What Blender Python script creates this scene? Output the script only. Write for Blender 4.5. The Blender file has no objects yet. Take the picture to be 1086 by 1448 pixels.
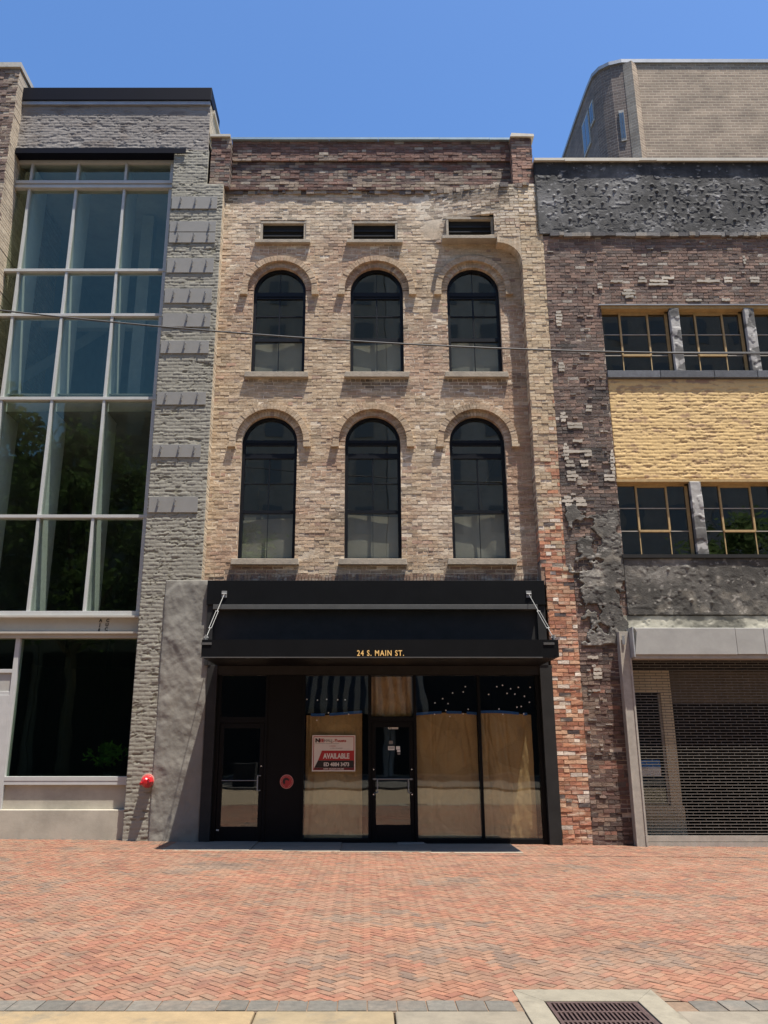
import bpy, math, random
import numpy as np
from mathutils import Vector, noise

random.seed(11)
rng = random.Random(5)
sc = bpy.context.scene
COL = sc.collection

# ------------------------------------------------------------------ helpers
class MB:
    """collects polygons (world coordinates) with one colour per face; build() links ONE mesh object"""
    def __init__(s):
        s.v = []; s.f = []; s.c = []; s.smooth = False
    def face(s, pts, col=(1, 1, 1)):
        b = len(s.v); s.v.extend(pts); s.f.append(tuple(range(b, b + len(pts)))); s.c.append(col)
    def box(s, x0, x1, y0, y1, z0, z1, col=(1, 1, 1)):
        b = len(s.v)
        s.v += [(x0, y0, z0), (x1, y0, z0), (x1, y1, z0), (x0, y1, z0), (x0, y0, z1), (x1, y0, z1), (x1, y1, z1), (x0, y1, z1)]
        for q in ((0, 1, 5, 4), (1, 2, 6, 5), (2, 3, 7, 6), (3, 0, 4, 7), (4, 5, 6, 7), (3, 2, 1, 0)):
            s.f.append(tuple(b + i for i in q)); s.c.append(col)
        return s
    def prism_y(s, poly, y0, y1, col=(1, 1, 1)):
        """poly: (x,z) anticlockwise seen from -y"""
        n = len(poly); b = len(s.v)
        s.v += [(x, y0, z) for x, z in poly] + [(x, y1, z) for x, z in poly]
        s.f.append(tuple(b + i for i in range(n))); s.c.append(col)
        s.f.append(tuple(b + n + i for i in reversed(range(n)))); s.c.append(col)
        for i in range(n):
            j = (i + 1) % n
            s.f.append((b + j, b + i, b + n + i, b + n + j)); s.c.append(col)
        return s
    def prism_z(s, poly, z0, z1, col=(1, 1, 1)):
        n = len(poly); b = len(s.v)
        s.v += [(x, y, z0) for x, y in poly] + [(x, y, z1) for x, y in poly]
        s.f.append(tuple(b + i for i in reversed(range(n)))); s.c.append(col)
        s.f.append(tuple(b + n + i for i in range(n))); s.c.append(col)
        for i in range(n):
            j = (i + 1) % n
            s.f.append((b + i, b + j, b + n + j, b + n + i)); s.c.append(col)
        return s
    def tube(s, p0, p1, r, n=8, col=(1, 1, 1), r1=None, caps=True):
        p0 = Vector(p0); p1 = Vector(p1); d = (p1 - p0).normalized()
        a = d.orthogonal().normalized(); c = d.cross(a); r1 = r if r1 is None else r1
        b = len(s.v)
        for p, rr in ((p0, r), (p1, r1)):
            for i in range(n):
                t = 2 * math.pi * i / n
                s.v.append(tuple(p + a * (rr * math.cos(t)) + c * (rr * math.sin(t))))
        for i in range(n):
            j = (i + 1) % n
            s.f.append((b + i, b + j, b + n + j, b + n + i)); s.c.append(col)
        if caps:
            s.f.append(tuple(b + i for i in reversed(range(n)))); s.c.append(col)
            s.f.append(tuple(b + n + i for i in range(n))); s.c.append(col)
        return s
    def lathe_y(s, cx, cz, prof, n=20, col=(1, 1, 1)):
        """prof: list of (y, r) turned round an axis parallel to y"""
        b = len(s.v)
        for y, r in prof:
            for i in range(n):
                t = 2 * math.pi * i / n
                s.v.append((cx + r * math.cos(t), y, cz + r * math.sin(t)))
        for k in range(len(prof) - 1):
            for i in range(n):
                j = (i + 1) % n
                s.f.append((b + k * n + i, b + k * n + j, b + (k + 1) * n + j, b + (k + 1) * n + i)); s.c.append(col)
        s.f.append(tuple(b + i for i in range(n))); s.c.append(col)
        s.f.append(tuple(b + (len(prof) - 1) * n + i for i in reversed(range(n)))); s.c.append(col)
        return s
    def build(s, name, mat, parent=None, smooth=False, bevel=0):
        return link_mesh(name, s.v, s.f, s.c, mat, parent, smooth, bevel)

def wloc(o):
    v = Vector((0, 0, 0))
    while o is not None:
        v += o.location; o = o.parent
    return v

def link_mesh(name, v, f, c, mat, parent=None, smooth=False, bevel=0):
    me = bpy.data.meshes.new(name)
    off = wloc(parent) if parent else Vector((0, 0, 0))
    if off.length > 0:
        v = [(p[0] - off.x, p[1] - off.y, p[2] - off.z) for p in v]
    me.from_pydata(v, [], f)
    if c:
        at = me.attributes.new('Col', 'FLOAT_COLOR', 'CORNER')
        arr = np.empty((len(me.loops), 4), np.float32); arr[:, 3] = 1
        ln = np.array([len(x) for x in f]); arr[:, :3] = np.repeat(np.array(c, np.float32), ln, axis=0)
        at.data.foreach_set('color', arr.ravel())
    if smooth:
        me.polygons.foreach_set('use_smooth', [True] * len(me.polygons))
    me.materials.append(mat); me.update()
    o = bpy.data.objects.new(name, me); COL.objects.link(o)
    if parent: o.parent = parent
    if bevel:
        m = o.modifiers.new('b', 'BEVEL'); m.width = bevel; m.segments = 2; m.limit_method = 'ANGLE'
    return o

def tag(o, label, cat, group=None, kind=None):
    o['label'] = label; o['category'] = cat
    if group: o['group'] = group
    if kind: o['kind'] = kind
    return o

def empty(name, loc, label, cat, group=None):
    o = bpy.data.objects.new(name, None); o.location = loc; o.empty_display_size = .3
    COL.objects.link(o)
    return tag(o, label, cat, group)

def boxpart(name, mat, parent, *b, bevel=0):
    m = MB()
    if isinstance(b[0], (tuple, list)):
        for q in b: m.box(*q)
    else:
        m.box(*b)
    return m.build(name, mat, parent, bevel=bevel)

def text_part(name, s, x, y, z, h, mat, parent, align='CENTER', bold=0.0, sx=1.0, depth=.004, space=1.0):
    """lettering facing -y; (x,z) = baseline point, h = cap height"""
    cu = bpy.data.curves.new('t', 'FONT'); cu.body = s; cu.size = h / .69; cu.align_x = align
    cu.extrude = depth / 2; cu.offset = bold; cu.space_character = space; cu.resolution_u = 3
    t = bpy.data.objects.new('t', cu); COL.objects.link(t)
    dg = bpy.context.evaluated_depsgraph_get(); dg.update()
    me = bpy.data.meshes.new_from_object(t.evaluated_get(dg))
    bpy.data.objects.remove(t); bpy.data.curves.remove(cu)
    off = wloc(parent)
    for v in me.vertices:
        vx, vy, vz = v.co
        v.co = (x + vx * sx - off.x, y - vz - off.y, z + vy - off.z)
    me.name = name; me.materials.clear(); me.materials.append(mat)
    o = bpy.data.objects.new(name, me); COL.objects.link(o); o.parent = parent
    return o

# numpy value noise
def _h(ix, iz, seed):
    n = (ix.astype(np.int64) * 374761393 + iz.astype(np.int64) * 668265263 + seed * 1442695041) & 0xffffffff
    n = ((n ^ (n >> 13)) * 1274126177) & 0xffffffff
    n = n ^ (n >> 16)
    return (n & 0xffffff) / float(0xffffff)
def vn(x, z, seed=0):
    ix = np.floor(x); iz = np.floor(z); fx = x - ix; fz = z - iz
    fx = fx * fx * (3 - 2 * fx); fz = fz * fz * (3 - 2 * fz)
    a = _h(ix, iz, seed); b = _h(ix + 1, iz, seed); c = _h(ix, iz + 1, seed); d = _h(ix + 1, iz + 1, seed)
    return (a * (1 - fx) + b * fx) * (1 - fz) + (c * (1 - fx) + d * fx) * fz
def fbm(x, z, seed=0, o=4):
    r = 0; a = .5; t = 0
    for k in range(o):
        r = r + a * vn(x * 2 ** k + 17.3 * k, z * 2 ** k + 9.1 * k, seed + k); t += a; a *= .5
    return r / t
def sstep(a, b, x):
    t = np.clip((x - a) / (b - a), 0, 1); return t * t * (3 - 2 * t)
def n2(x, z, seed=0):
    return .5 + .5 * noise.noise(Vector((x, z, seed * 7.31)))
def mix(a, b, t):
    return tuple(p + (q - p) * t for p, q in zip(a, b))
def mul(a, k):
    return tuple(p * k for p in a)
def ss(a, b, x):
    t = min(1, max(0, (x - a) / (b - a))); return t * t * (3 - 2 * t)

# ------------------------------------------------------------------ materials
def new_mat(name):
    m = bpy.data.materials.new(name); m.use_nodes = True
    nt = m.node_tree; nt.nodes.clear()
    out = nt.nodes.new('ShaderNodeOutputMaterial')
    return m, nt, out

def surf(name, col=None, rough=.8, metal=0, var=.25, vscale=6, bump=0.3, bscale=60, bdist=.004, spec=.5,
         smear=None, smear_amt=.0, smear_scale=(9, 9, 30), stain=None, stain_scale=1.3, stain_lo=.52, stain_hi=.72, coat=0):
    m, nt, out = new_mat(name); N = nt.nodes.new; L = nt.links.new
    p = N('ShaderNodeBsdfPrincipled'); L(p.outputs[0], out.inputs[0])
    p.inputs['Roughness'].default_value = rough; p.inputs['Metallic'].default_value = metal
    p.inputs['Specular IOR Level'].default_value = spec
    if coat:
        p.inputs['Coat Weight'].default_value = coat; p.inputs['Coat Roughness'].default_value = .1
    tc = N('ShaderNodeTexCoord')
    if col is None:
        a = N('ShaderNodeAttribute'); a.attribute_name = 'Col'; c = a.outputs['Color']
    else:
        a = N('ShaderNodeRGB'); a.outputs[0].default_value = (*col, 1); c = a.outputs[0]
    if stain is not None:
        n = N('ShaderNodeTexNoise'); n.inputs['Scale'].default_value = stain_scale; n.inputs['Detail'].default_value = 8
        n.inputs['Roughness'].default_value = .65
        L(tc.outputs['Object'], n.inputs['Vector'])
        mr = N('ShaderNodeMapRange'); mr.inputs[1].default_value = stain_lo; mr.inputs[2].default_value = stain_hi
        L(n.outputs[0], mr.inputs[0])
        mx = N('ShaderNodeMix'); mx.data_type = 'RGBA'
        L(mr.outputs[0], mx.inputs[0]); L(c, mx.inputs[6]); mx.inputs[7].default_value = (*stain, 1); c = mx.outputs[2]
    if smear is not None:
        mp = N('ShaderNodeMapping'); mp.inputs['Scale'].default_value = smear_scale; L(tc.outputs['Object'], mp.inputs[0])
        n = N('ShaderNodeTexNoise'); n.inputs['Scale'].default_value = 1; n.inputs['Detail'].default_value = 5
        L(mp.outputs[0], n.inputs['Vector'])
        mr = N('ShaderNodeMapRange'); mr.inputs[1].default_value = .52; mr.inputs[2].default_value = .75
        mr.inputs[4].default_value = smear_amt
        L(n.outputs[0], mr.inputs[0])
        mx = N('ShaderNodeMix'); mx.data_type = 'RGBA'
        L(mr.outputs[0], mx.inputs[0]); L(c, mx.inputs[6]); mx.inputs[7].default_value = (*smear, 1); c = mx.outputs[2]
    if var:
        n = N('ShaderNodeTexNoise'); n.inputs['Scale'].default_value = vscale; n.inputs['Detail'].default_value = 8
        n.inputs['Roughness'].default_value = .7
        L(tc.outputs['Object'], n.inputs['Vector'])
        mr = N('ShaderNodeMapRange'); mr.inputs[1].default_value = .25; mr.inputs[2].default_value = .75
        mr.inputs[3].default_value = 1 - var; mr.inputs[4].default_value = 1 + var
        L(n.outputs[0], mr.inputs[0])
        vm = N('ShaderNodeVectorMath'); vm.operation = 'SCALE'; L(c, vm.inputs[0]); L(mr.outputs[0], vm.inputs['Scale'])
        c = vm.outputs[0]
    L(c, p.inputs['Base Color'])
    if bump:
        n = N('ShaderNodeTexNoise'); n.inputs['Scale'].default_value = bscale; n.inputs['Detail'].default_value = 5
        L(tc.outputs['Object'], n.inputs['Vector'])
        b = N('ShaderNodeBump'); b.inputs['Strength'].default_value = bump; b.inputs['Distance'].default_value = bdist
        L(n.outputs[0], b.inputs['Height']); L(b.outputs[0], p.inputs['Normal'])
    return m

def glass_mat(name, tint, refl0=.04, rcol=(.95, .97, .95), wave=.0015):
    m, nt, out = new_mat(name); N = nt.nodes.new; L = nt.links.new
    tr = N('ShaderNodeBsdfTransparent'); tr.inputs[0].default_value = (*tint, 1)
    gl = N('ShaderNodeBsdfGlossy'); gl.inputs['Roughness'].default_value = .015; gl.inputs[0].default_value = (*rcol, 1)
    lw = N('ShaderNodeLayerWeight'); lw.inputs[0].default_value = .5
    pw = N('ShaderNodeMath'); pw.operation = 'POWER'; L(lw.outputs['Facing'], pw.inputs[0]); pw.inputs[1].default_value = 5
    mr = N('ShaderNodeMapRange'); L(pw.outputs[0], mr.inputs[0]); mr.inputs[3].default_value = refl0; mr.inputs[4].default_value = 1
    mx = N('ShaderNodeMixShader'); L(mr.outputs[0], mx.inputs[0]); L(tr.outputs[0], mx.inputs[1]); L(gl.outputs[0], mx.inputs[2])
    if wave:
        tc = N('ShaderNodeTexCoord'); n = N('ShaderNodeTexNoise'); n.inputs['Scale'].default_value = 1.6; n.inputs['Detail'].default_value = 1
        L(tc.outputs['Object'], n.inputs[0]); b = N('ShaderNodeBump'); b.inputs['Strength'].default_value = 1; b.inputs['Distance'].default_value = wave
        L(n.outputs[0], b.inputs['Height']); L(b.outputs[0], gl.inputs['Normal'])
    L(mx.outputs[0], out.inputs[0])
    return m

def leaf_mat(name, col):
    m, nt, out = new_mat(name); N = nt.nodes.new; L = nt.links.new
    a = N('ShaderNodeAttribute'); a.attribute_name = 'Col'
    d = N('ShaderNodeBsdfDiffuse'); t = N('ShaderNodeBsdfTranslucent'); x = N('ShaderNodeMixShader'); x.inputs[0].default_value = .35
    L(a.outputs[0], d.inputs[0]); L(a.outputs[0], t.inputs[0]); L(d.outputs[0], x.inputs[1]); L(t.outputs[0], x.inputs[2]); L(x.outputs[0], out.inputs[0])
    return m

M = {}
M['brick'] = surf('weathered_brick', None, .9, var=.28, vscale=14, bump=.8, bscale=45, bdist=.006, smear=(.66, .57, .43), smear_amt=.75, smear_scale=(3.2, 3.2, 15), stain=(.12, .095, .075), stain_scale=1.1, stain_lo=.53, stain_hi=.84)
M['mortar'] = surf('lime_mortar', None, .95, var=.35, vscale=9, bump=.9, bscale=70, bdist=.008)
M['darkbrick'] = surf('burnt_brick', None, .9, var=.35, vscale=12, bump=.9, bscale=40, bdist=.008, smear=(.3, .27, .23), smear_amt=.5, smear_scale=(4, 4, 22))
M['paintwall'] = surf('grey_painted_masonry', None, .8, var=.12, vscale=5, bump=.5, bscale=50, bdist=.004)
M['stucco'] = surf('cement_stucco', None, .9, var=.15, vscale=3, bump=.5, bscale=30, bdist=.006)
M['darkstucco'] = surf('blackened_stucco', None, .85, var=.35, vscale=10, bump=.8, bscale=38, bdist=.008)
M['yellow'] = surf('yellow_painted_brick', None, .8, var=.1, vscale=7, bump=.4, bscale=60, bdist=.003)
M['black'] = surf('black_paint', (.0050, .0054, .0062), .5, var=.25, vscale=3, bump=.12, bscale=25, bdist=.002, spec=.14)
M['blackmatt'] = surf('matt_black_panel', (.026, .0255, .0245), .65, var=.25, vscale=4, bump=.25, bscale=120, bdist=.002, spec=.15)
M['charcoal'] = surf('charcoal_metal', (.075, .074, .07), .5, var=.2, vscale=5, bump=.1, bscale=30, bdist=.002)
M['navy'] = surf('navy_window_metal', (.007, .0085, .012), .4, spec=.25, var=.15, vscale=4, bump=.05, bscale=30, bdist=.001)
M['alu'] = surf('silver_aluminium', (.45, .455, .44), .45, metal=.0, var=.1, vscale=4, bump=.05, bscale=30, bdist=.001)
M['steel'] = surf('galvanised_steel', (.45, .46, .46), .45, metal=.5, var=.2, vscale=5, bump=.1, bscale=14, bdist=.006)
M['hood'] = surf('pale_grey_sheet_metal', (.36, .355, .325), .6, metal=.0, var=.14, vscale=2.2, bump=.25, bscale=3.2, bdist=.02, stain=(.3, .28, .24), stain_scale=2.2, stain_lo=.56, stain_hi=.8)
M['post'] = surf('weathered_post_metal', (.36, .33, .28), .6, metal=.0, var=.25, vscale=6, bump=.15, bscale=20, bdist=.004)
M['grille'] = surf('grille_steel', (.14, .128, .11), .6, metal=.1, var=.3, vscale=5, bump=0)
M['plate'] = surf('painted_steel_plate', (.235, .228, .21), .55, var=.1, vscale=4, bump=.15, bscale=18, bdist=.003)
M['bolt'] = surf('painted_bolt', (.24, .235, .22), .5, var=.1, bump=0)
M['concrete'] = surf('smooth_concrete', (.40, .37, .30), .85, var=.16, vscale=2.5, bump=.35, bscale=35, bdist=.004, stain=(.27, .25, .2), stain_scale=1.1, stain_lo=.5, stain_hi=.8)
M['beam'] = surf('painted_steel_beam', (.40, .38, .33), .6, var=.12, vscale=3, bump=.2, bscale=12, bdist=.004, stain=(.3, .26, .2), stain_scale=1.5, stain_lo=.5, stain_hi=.85)
M['sill'] = surf('stone_sill', (.36, .31, .24), .85, var=.3, vscale=7, bump=.7, bscale=30, bdist=.006, stain=(.12, .11, .1), stain_scale=3.5, stain_lo=.52, stain_hi=.8)
M['dimcream'] = surf('shaded_cream_board', (.13, .105, .07), .8, var=.25, vscale=3, bump=.2, bscale=30, bdist=.003)  # entrance cream with the dimness of the recess put into its colour
M['woodyellow'] = surf('ochre_painted_wood', (.42, .29, .13), .65, var=.25, vscale=9, bump=.3, bscale=40, bdist=.003)
M['cream'] = surf('cream_painted_timber', (.62, .52, .35), .7, var=.15, vscale=5, bump=.2, bscale=30, bdist=.003)
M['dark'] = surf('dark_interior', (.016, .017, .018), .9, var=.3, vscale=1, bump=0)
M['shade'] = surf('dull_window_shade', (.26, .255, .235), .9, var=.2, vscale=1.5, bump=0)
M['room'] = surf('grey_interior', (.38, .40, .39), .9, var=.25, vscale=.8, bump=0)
M['paper'] = surf('brown_kraft_paper', (.86, .62, .31), .7, var=.12, vscale=2.2, bump=.8, bscale=6, bdist=.04, spec=.4)
M['tape'] = surf('blue_masking_tape', (.05, .22, .70), .6, var=.1, bump=0)
M['cloth'] = surf('grey_window_cloth', (.46, .44, .395), .9, var=.12, vscale=2, bump=.2, bscale=200, bdist=.001)
M['white'] = surf('white_vinyl', (.75, .74, .70), .5, var=.06, bump=0)
M['signwhite'] = surf('sign_white', (.72, .64, .56), .5, var=.06, bump=0)
M['signred'] = surf('sign_red', (.42, .02, .022), .5, var=.08, bump=0)
M['signdark'] = surf('sign_black', (.015, .012, .012), .5, var=.1, bump=0)
M['signmaroon'] = surf('sign_maroon', (.16, .012, .02), .5, var=.1, bump=0)
M['signgrey'] = surf('sign_grey', (.22, .2, .18), .5, var=.1, bump=0)
M['red'] = surf('red_enamel', (.48, .012, .018), .28, var=.15, vscale=12, bump=.1, bscale=20, bdist=.002, coat=.4)
M['badge'] = surf('badge_red', (.42, .025, .03), .45, var=.2, vscale=30, bump=0)
M['badgerim'] = surf('badge_rim', (.55, .22, .18), .5, var=.2, vscale=30, bump=0)
M['gold'] = surf('gold_letters', (.90, .58, .20), .45, metal=.0, var=.1, bump=0)
M['chrome'] = surf('bright_steel', (.75, .75, .75), .25, metal=.8, var=.1, bump=0)
M['rodsteel'] = surf('rod_steel', (.26, .26, .25), .5, metal=.2, var=.2, bump=0)
M['cable'] = surf('cable_sheath', (.06, .06, .06), .6, var=.3, vscale=20, bump=0)
M['paver'] = surf('clay_paver', None, .85, var=.3, vscale=16, bump=.6, bscale=70, bdist=.003, stain=(.21, .15, .105), stain_scale=1.0, stain_lo=.47, stain_hi=.9, smear=(.07, .05, .04), smear_amt=.5, smear_scale=(2.3, 2.3, 2.3))
M['joint'] = surf('sandy_joint', (.17, .115, .075), .95, var=.3, vscale=20, bump=.4, bscale=90, bdist=.004)
M['kerb'] = surf('kerb_concrete', None, .9, var=.2, vscale=6, bump=.5, bscale=70, bdist=.003, stain=(.13, .115, .085), stain_scale=2.5, stain_lo=.52, stain_hi=.75)
M['apron'] = surf('grey_slab', (.17, .155, .13), .85, var=.2, vscale=4, bump=.4, bscale=50, bdist=.003)
M['road'] = surf('pale_roadway', (.235, .18, .115), .9, var=.2, vscale=1.5, bump=.4, bscale=60, bdist=.004)
M['asphalt'] = surf('dull_ground', (.075, .07, .06), .9, var=.3, vscale=.7, bump=.3, bscale=40, bdist=.005)
M['iron'] = surf('rusty_cast_iron', (.085, .055, .05), .6, metal=.3, var=.4, vscale=14, bump=.5, bscale=60, bdist=.003)
M['coping'] = surf('metal_coping', (.30, .31, .32), .45, metal=.3, var=.2, vscale=3, bump=.15, bscale=6, bdist=.006)
M['copingcream'] = surf('cream_metal_coping', (.48, .44, .36), .5, metal=.1, var=.2, vscale=4, bump=.2, bscale=8, bdist=.006, stain=(.2, .18, .15), stain_scale=4, stain_lo=.55, stain_hi=.8)
M['copingblue'] = surf('blue_grey_coping', (.26, .36, .42), .4, metal=.3, var=.2, vscale=3, bump=.1, bscale=6, bdist=.004)
M['fasciablk'] = surf('navy_black_fascia', (.004, .005, .011), .55, spec=.1, var=.15, vscale=2, bump=.05, bscale=5, bdist=.004)
M['glassteal'] = glass_mat('teal_glass', (.76, .83, .78), .10, (.64, .78, .60))
M['glassshop'] = glass_mat('shop_glass', (.82, .82, .80), .095)
M['glasswin'] = glass_mat('window_glass', (.66, .68, .64), .17, (.95, .97, .90))
M['glassold'] = glass_mat('old_dusty_glass', (.3, .33, .33), .14, wave=.003)
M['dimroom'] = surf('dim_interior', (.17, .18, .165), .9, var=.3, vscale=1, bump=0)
M['farwin'] = surf('far_window', (.19, .19, .175), .3, var=.1, bump=0)
M['fin'] = surf('pale_green_fin', (.56, .59, .56), .7, var=.1, bump=0)
M['leaf'] = leaf_mat('leaf', (.05, .1, .03))
M['bark'] = surf('bark', (.09, .07, .05), .9, var=.3, vscale=8, bump=.6, bscale=20, bdist=.01)
M['awning_dark'] = surf('dark_awning', (.03, .03, .03), .8, var=.1, bump=0)
M['awning_pale'] = surf('pale_awning', (.40, .315, .20), .8, var=.1, bump=0)
M['skyglass'] = surf('sky_reflecting_glass', (.07, .10, .13), .15, var=.1, bump=0, spec=.9)
M['poster_blue'] = surf('poster_blue', (.03, .18, .5), .5, var=.1, bump=0)

def kraft():
    m = surf('brown_kraft_paper', (.86, .62, .31), .7, var=.12, vscale=2.2, bump=0, spec=.4)
    nt = m.node_tree; N = nt.nodes.new; L = nt.links.new
    p = [n for n in nt.nodes if n.type == 'BSDF_PRINCIPLED'][0]; src = p.inputs['Base Color'].links[0].from_socket
    tc = N('ShaderNodeTexCoord'); nz = N('ShaderNodeTexNoise'); nz.inputs['Scale'].default_value = 1.5; nz.inputs['Detail'].default_value = 3; L(tc.outputs['Object'], nz.inputs[0])
    ma = N('ShaderNodeVectorMath'); ma.operation = 'MULTIPLY_ADD'; ma.inputs[1].default_value = (.8, .8, .8); L(nz.outputs['Color'], ma.inputs[0]); L(tc.outputs['Object'], ma.inputs[2])
    vo = N('ShaderNodeTexVoronoi'); vo.feature = 'DISTANCE_TO_EDGE'; vo.inputs['Scale'].default_value = 1.9; L(ma.outputs[0], vo.inputs[0])
    vc = N('ShaderNodeTexVoronoi'); vc.inputs['Scale'].default_value = 1.9; L(ma.outputs[0], vc.inputs[0])
    mr = N('ShaderNodeMapRange'); mr.inputs[2].default_value = .05; mr.inputs[3].default_value = .90; mr.inputs[4].default_value = 1; L(vo.outputs['Distance'], mr.inputs[0])  # creases darkened in the colour, standing in for fold shading
    sp = N('ShaderNodeSeparateColor'); L(vc.outputs['Color'], sp.inputs[0])
    m2 = N('ShaderNodeMapRange'); m2.inputs[3].default_value = .88; m2.inputs[4].default_value = 1.08; L(sp.outputs[0], m2.inputs[0])  # facets between creases get painted shading too
    mu = N('ShaderNodeMath'); mu.operation = 'MULTIPLY'; L(mr.outputs[0], mu.inputs[0]); L(m2.outputs[0], mu.inputs[1])
    sc_ = N('ShaderNodeVectorMath'); sc_.operation = 'SCALE'; L(src, sc_.inputs[0]); L(mu.outputs[0], sc_.inputs['Scale']); L(sc_.outputs[0], p.inputs['Base Color'])
    bp = N('ShaderNodeBump'); bp.inputs['Distance'].default_value = .05; bp.inputs['Strength'].default_value = .8; L(vo.outputs['Distance'], bp.inputs['Height']); L(bp.outputs[0], p.inputs['Normal'])
    return m
M['paper'] = kraft()

def brickshader(name, c1, c2, mort, sw=1.0):
    m, nt, out = new_mat(name); N = nt.nodes.new; L = nt.links.new
    p = N('ShaderNodeBsdfPrincipled'); L(p.outputs[0], out.inputs[0]); p.inputs['Roughness'].default_value = .9
    a = N('ShaderNodeAttribute'); a.attribute_name = 'UVc'
    b = N('ShaderNodeTexBrick'); L(a.outputs['Vector'], b.inputs[0])
    b.inputs['Color1'].default_value = (*c1, 1); b.inputs['Color2'].default_value = (*c2, 1); b.inputs['Mortar'].default_value = (*mort, 1)
    b.inputs['Scale'].default_value = 1; b.inputs['Brick Width'].default_value = .30 * sw; b.inputs['Row Height'].default_value = .125 * sw
    b.inputs['Mortar Size'].default_value = .018 * sw; b.inputs['Mortar Smooth'].default_value = .3
    n = N('ShaderNodeTexNoise'); n.inputs['Scale'].default_value = 1.1; n.inputs['Detail'].default_value = 9; L(a.outputs['Vector'], n.inputs[0])
    mr = N('ShaderNodeMapRange'); mr.inputs[1].default_value = .3; mr.inputs[2].default_value = .7; mr.inputs[3].default_value = .78; mr.inputs[4].default_value = 1.22; L(n.outputs[0], mr.inputs[0])
    mp = N('ShaderNodeMapping'); mp.inputs['Scale'].default_value = (.5, 6, 1); L(a.outputs['Vector'], mp.inputs[0])
    n3 = N('ShaderNodeTexNoise'); n3.inputs['Scale'].default_value = 1; n3.inputs['Detail'].default_value = 5; L(mp.outputs[0], n3.inputs[0])
    mr3 = N('ShaderNodeMapRange'); mr3.inputs[1].default_value = .3; mr3.inputs[2].default_value = .7; mr3.inputs[3].default_value = .8; mr3.inputs[4].default_value = 1.2; L(n3.outputs[0], mr3.inputs[0])
    mm = N('ShaderNodeMath'); mm.operation = 'MULTIPLY'; L(mr.outputs[0], mm.inputs[0]); L(mr3.outputs[0], mm.inputs[1])
    v = N('ShaderNodeVectorMath'); v.operation = 'SCALE'; L(b.outputs[0], v.inputs[0]); L(mm.outputs[0], v.inputs['Scale']); L(v.outputs[0], p.inputs['Base Color'])
    bp = N('ShaderNodeBump'); bp.invert = True; bp.inputs['Strength'].default_value = 1; bp.inputs['Distance'].default_value = .012
    L(b.outputs['Fac'], bp.inputs['Height']); L(bp.outputs[0], p.inputs['Normal'])
    return m

def planar(name, quads, mat, parent=None):
    """quads: list of (p0, ux, uz, w, h): flat wall pieces with a metric 'UVc' coordinate for the brick shader"""
    v = []; f = []; uv = []
    for p0, u, w, h, s0 in quads:
        p0 = Vector(p0); u = Vector(u)
        b = len(v)
        for a, c in ((0, 0), (w, 0), (w, h), (0, h)):
            v.append(tuple(p0 + u * a + Vector((0, 0, c)))); uv.append((s0 + a, p0.z + c, 0))
        f.append((b, b + 1, b + 2, b + 3))
    o = link_mesh(name, v, f, None, mat, parent)
    at = o.data.attributes.new('UVc', 'FLOAT_VECTOR', 'POINT')
    at.data.foreach_set('vector', np.array(uv, np.float32).ravel())
    return o

# ------------------------------------------------------------------ brick laying
def bricks(mb, mm, x0, x1, z0, z1, yf, excl, colf, mcol, L=.225, H=.0765, joint=.011, rnd=.004, depth=.05, jit=.0035, recess=.010, skip=.004, r=rng):
    """single bricks as boxes (front + four sides) into mb; mortar bed into mm. yf(x,z) gives the face; excl(z) gives cut intervals"""
    n = max(1, round((z1 - z0) / H)); H = (z1 - z0) / n
    for k in range(n):
        za = z0 + k * H; zm = za + H / 2
        cuts = sorted(excl(zm)); spans = []; x = x0
        for a, b in cuts:
            if b <= x0 or a >= x1: continue
            if a > x: spans.append((x, a))
            x = max(x, b)
        if x < x1: spans.append((x, x1))
        off = (L / 2 if k % 2 else 0) + r.uniform(-.02, .02)
        for a, b in spans:
            if b - a < .004: continue
            # mortar bed, a few columns so it follows the face
            nn = max(1, int((b - a) / .45))
            for i in range(nn):
                p = a + (b - a) * i / nn; q = a + (b - a) * (i + 1) / nn
                yp = yf(p, zm) + recess; yq = yf(q, zm) + recess
                mc = mcol(p, zm)
                mm.face([(p, yp, za), (q, yq, za), (q, yq, za + H), (p, yp, za + H)], mc)
            x = x0 + math.floor((a - x0 - off) / L) * L + off
            header = (k % 7 == 3)
            step = L / 2 if header else L
            while x < b:
                p = max(a, x) + (joint / 2 if x > a else .001); q = min(b, x + step) - (joint / 2 if x + step < b else .001)
                x += step
                if q - p < .02: continue
                if r.random() < skip: continue
                c = colf((p + q) / 2, zm, r)
                o_ = r.gauss(0, rnd); y = yf(p, zm) + o_; y2 = yf(q, zm) + o_
                J = lambda: r.uniform(-jit, jit)
                lo = za + joint / 2; hi = za + H - joint / 2
                P = [(p + J(), y + J() * .8, lo + J()), (q + J(), y2 + J() * .8, lo + J()), (q + J(), y2 + J() * .8, hi + J()), (p + J(), y + J() * .8, hi + J())]
                B = [(u, y + depth, w) for u, _, w in P]
                bb = len(mb.v); mb.v += P + B
                for qd in ((0, 1, 2, 3), (1, 5, 6, 2), (4, 0, 3, 7), (3, 2, 6, 7), (4, 5, 1, 0)):
                    mb.f.append(tuple(bb + i for i in qd)); mb.c.append(c)

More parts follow.
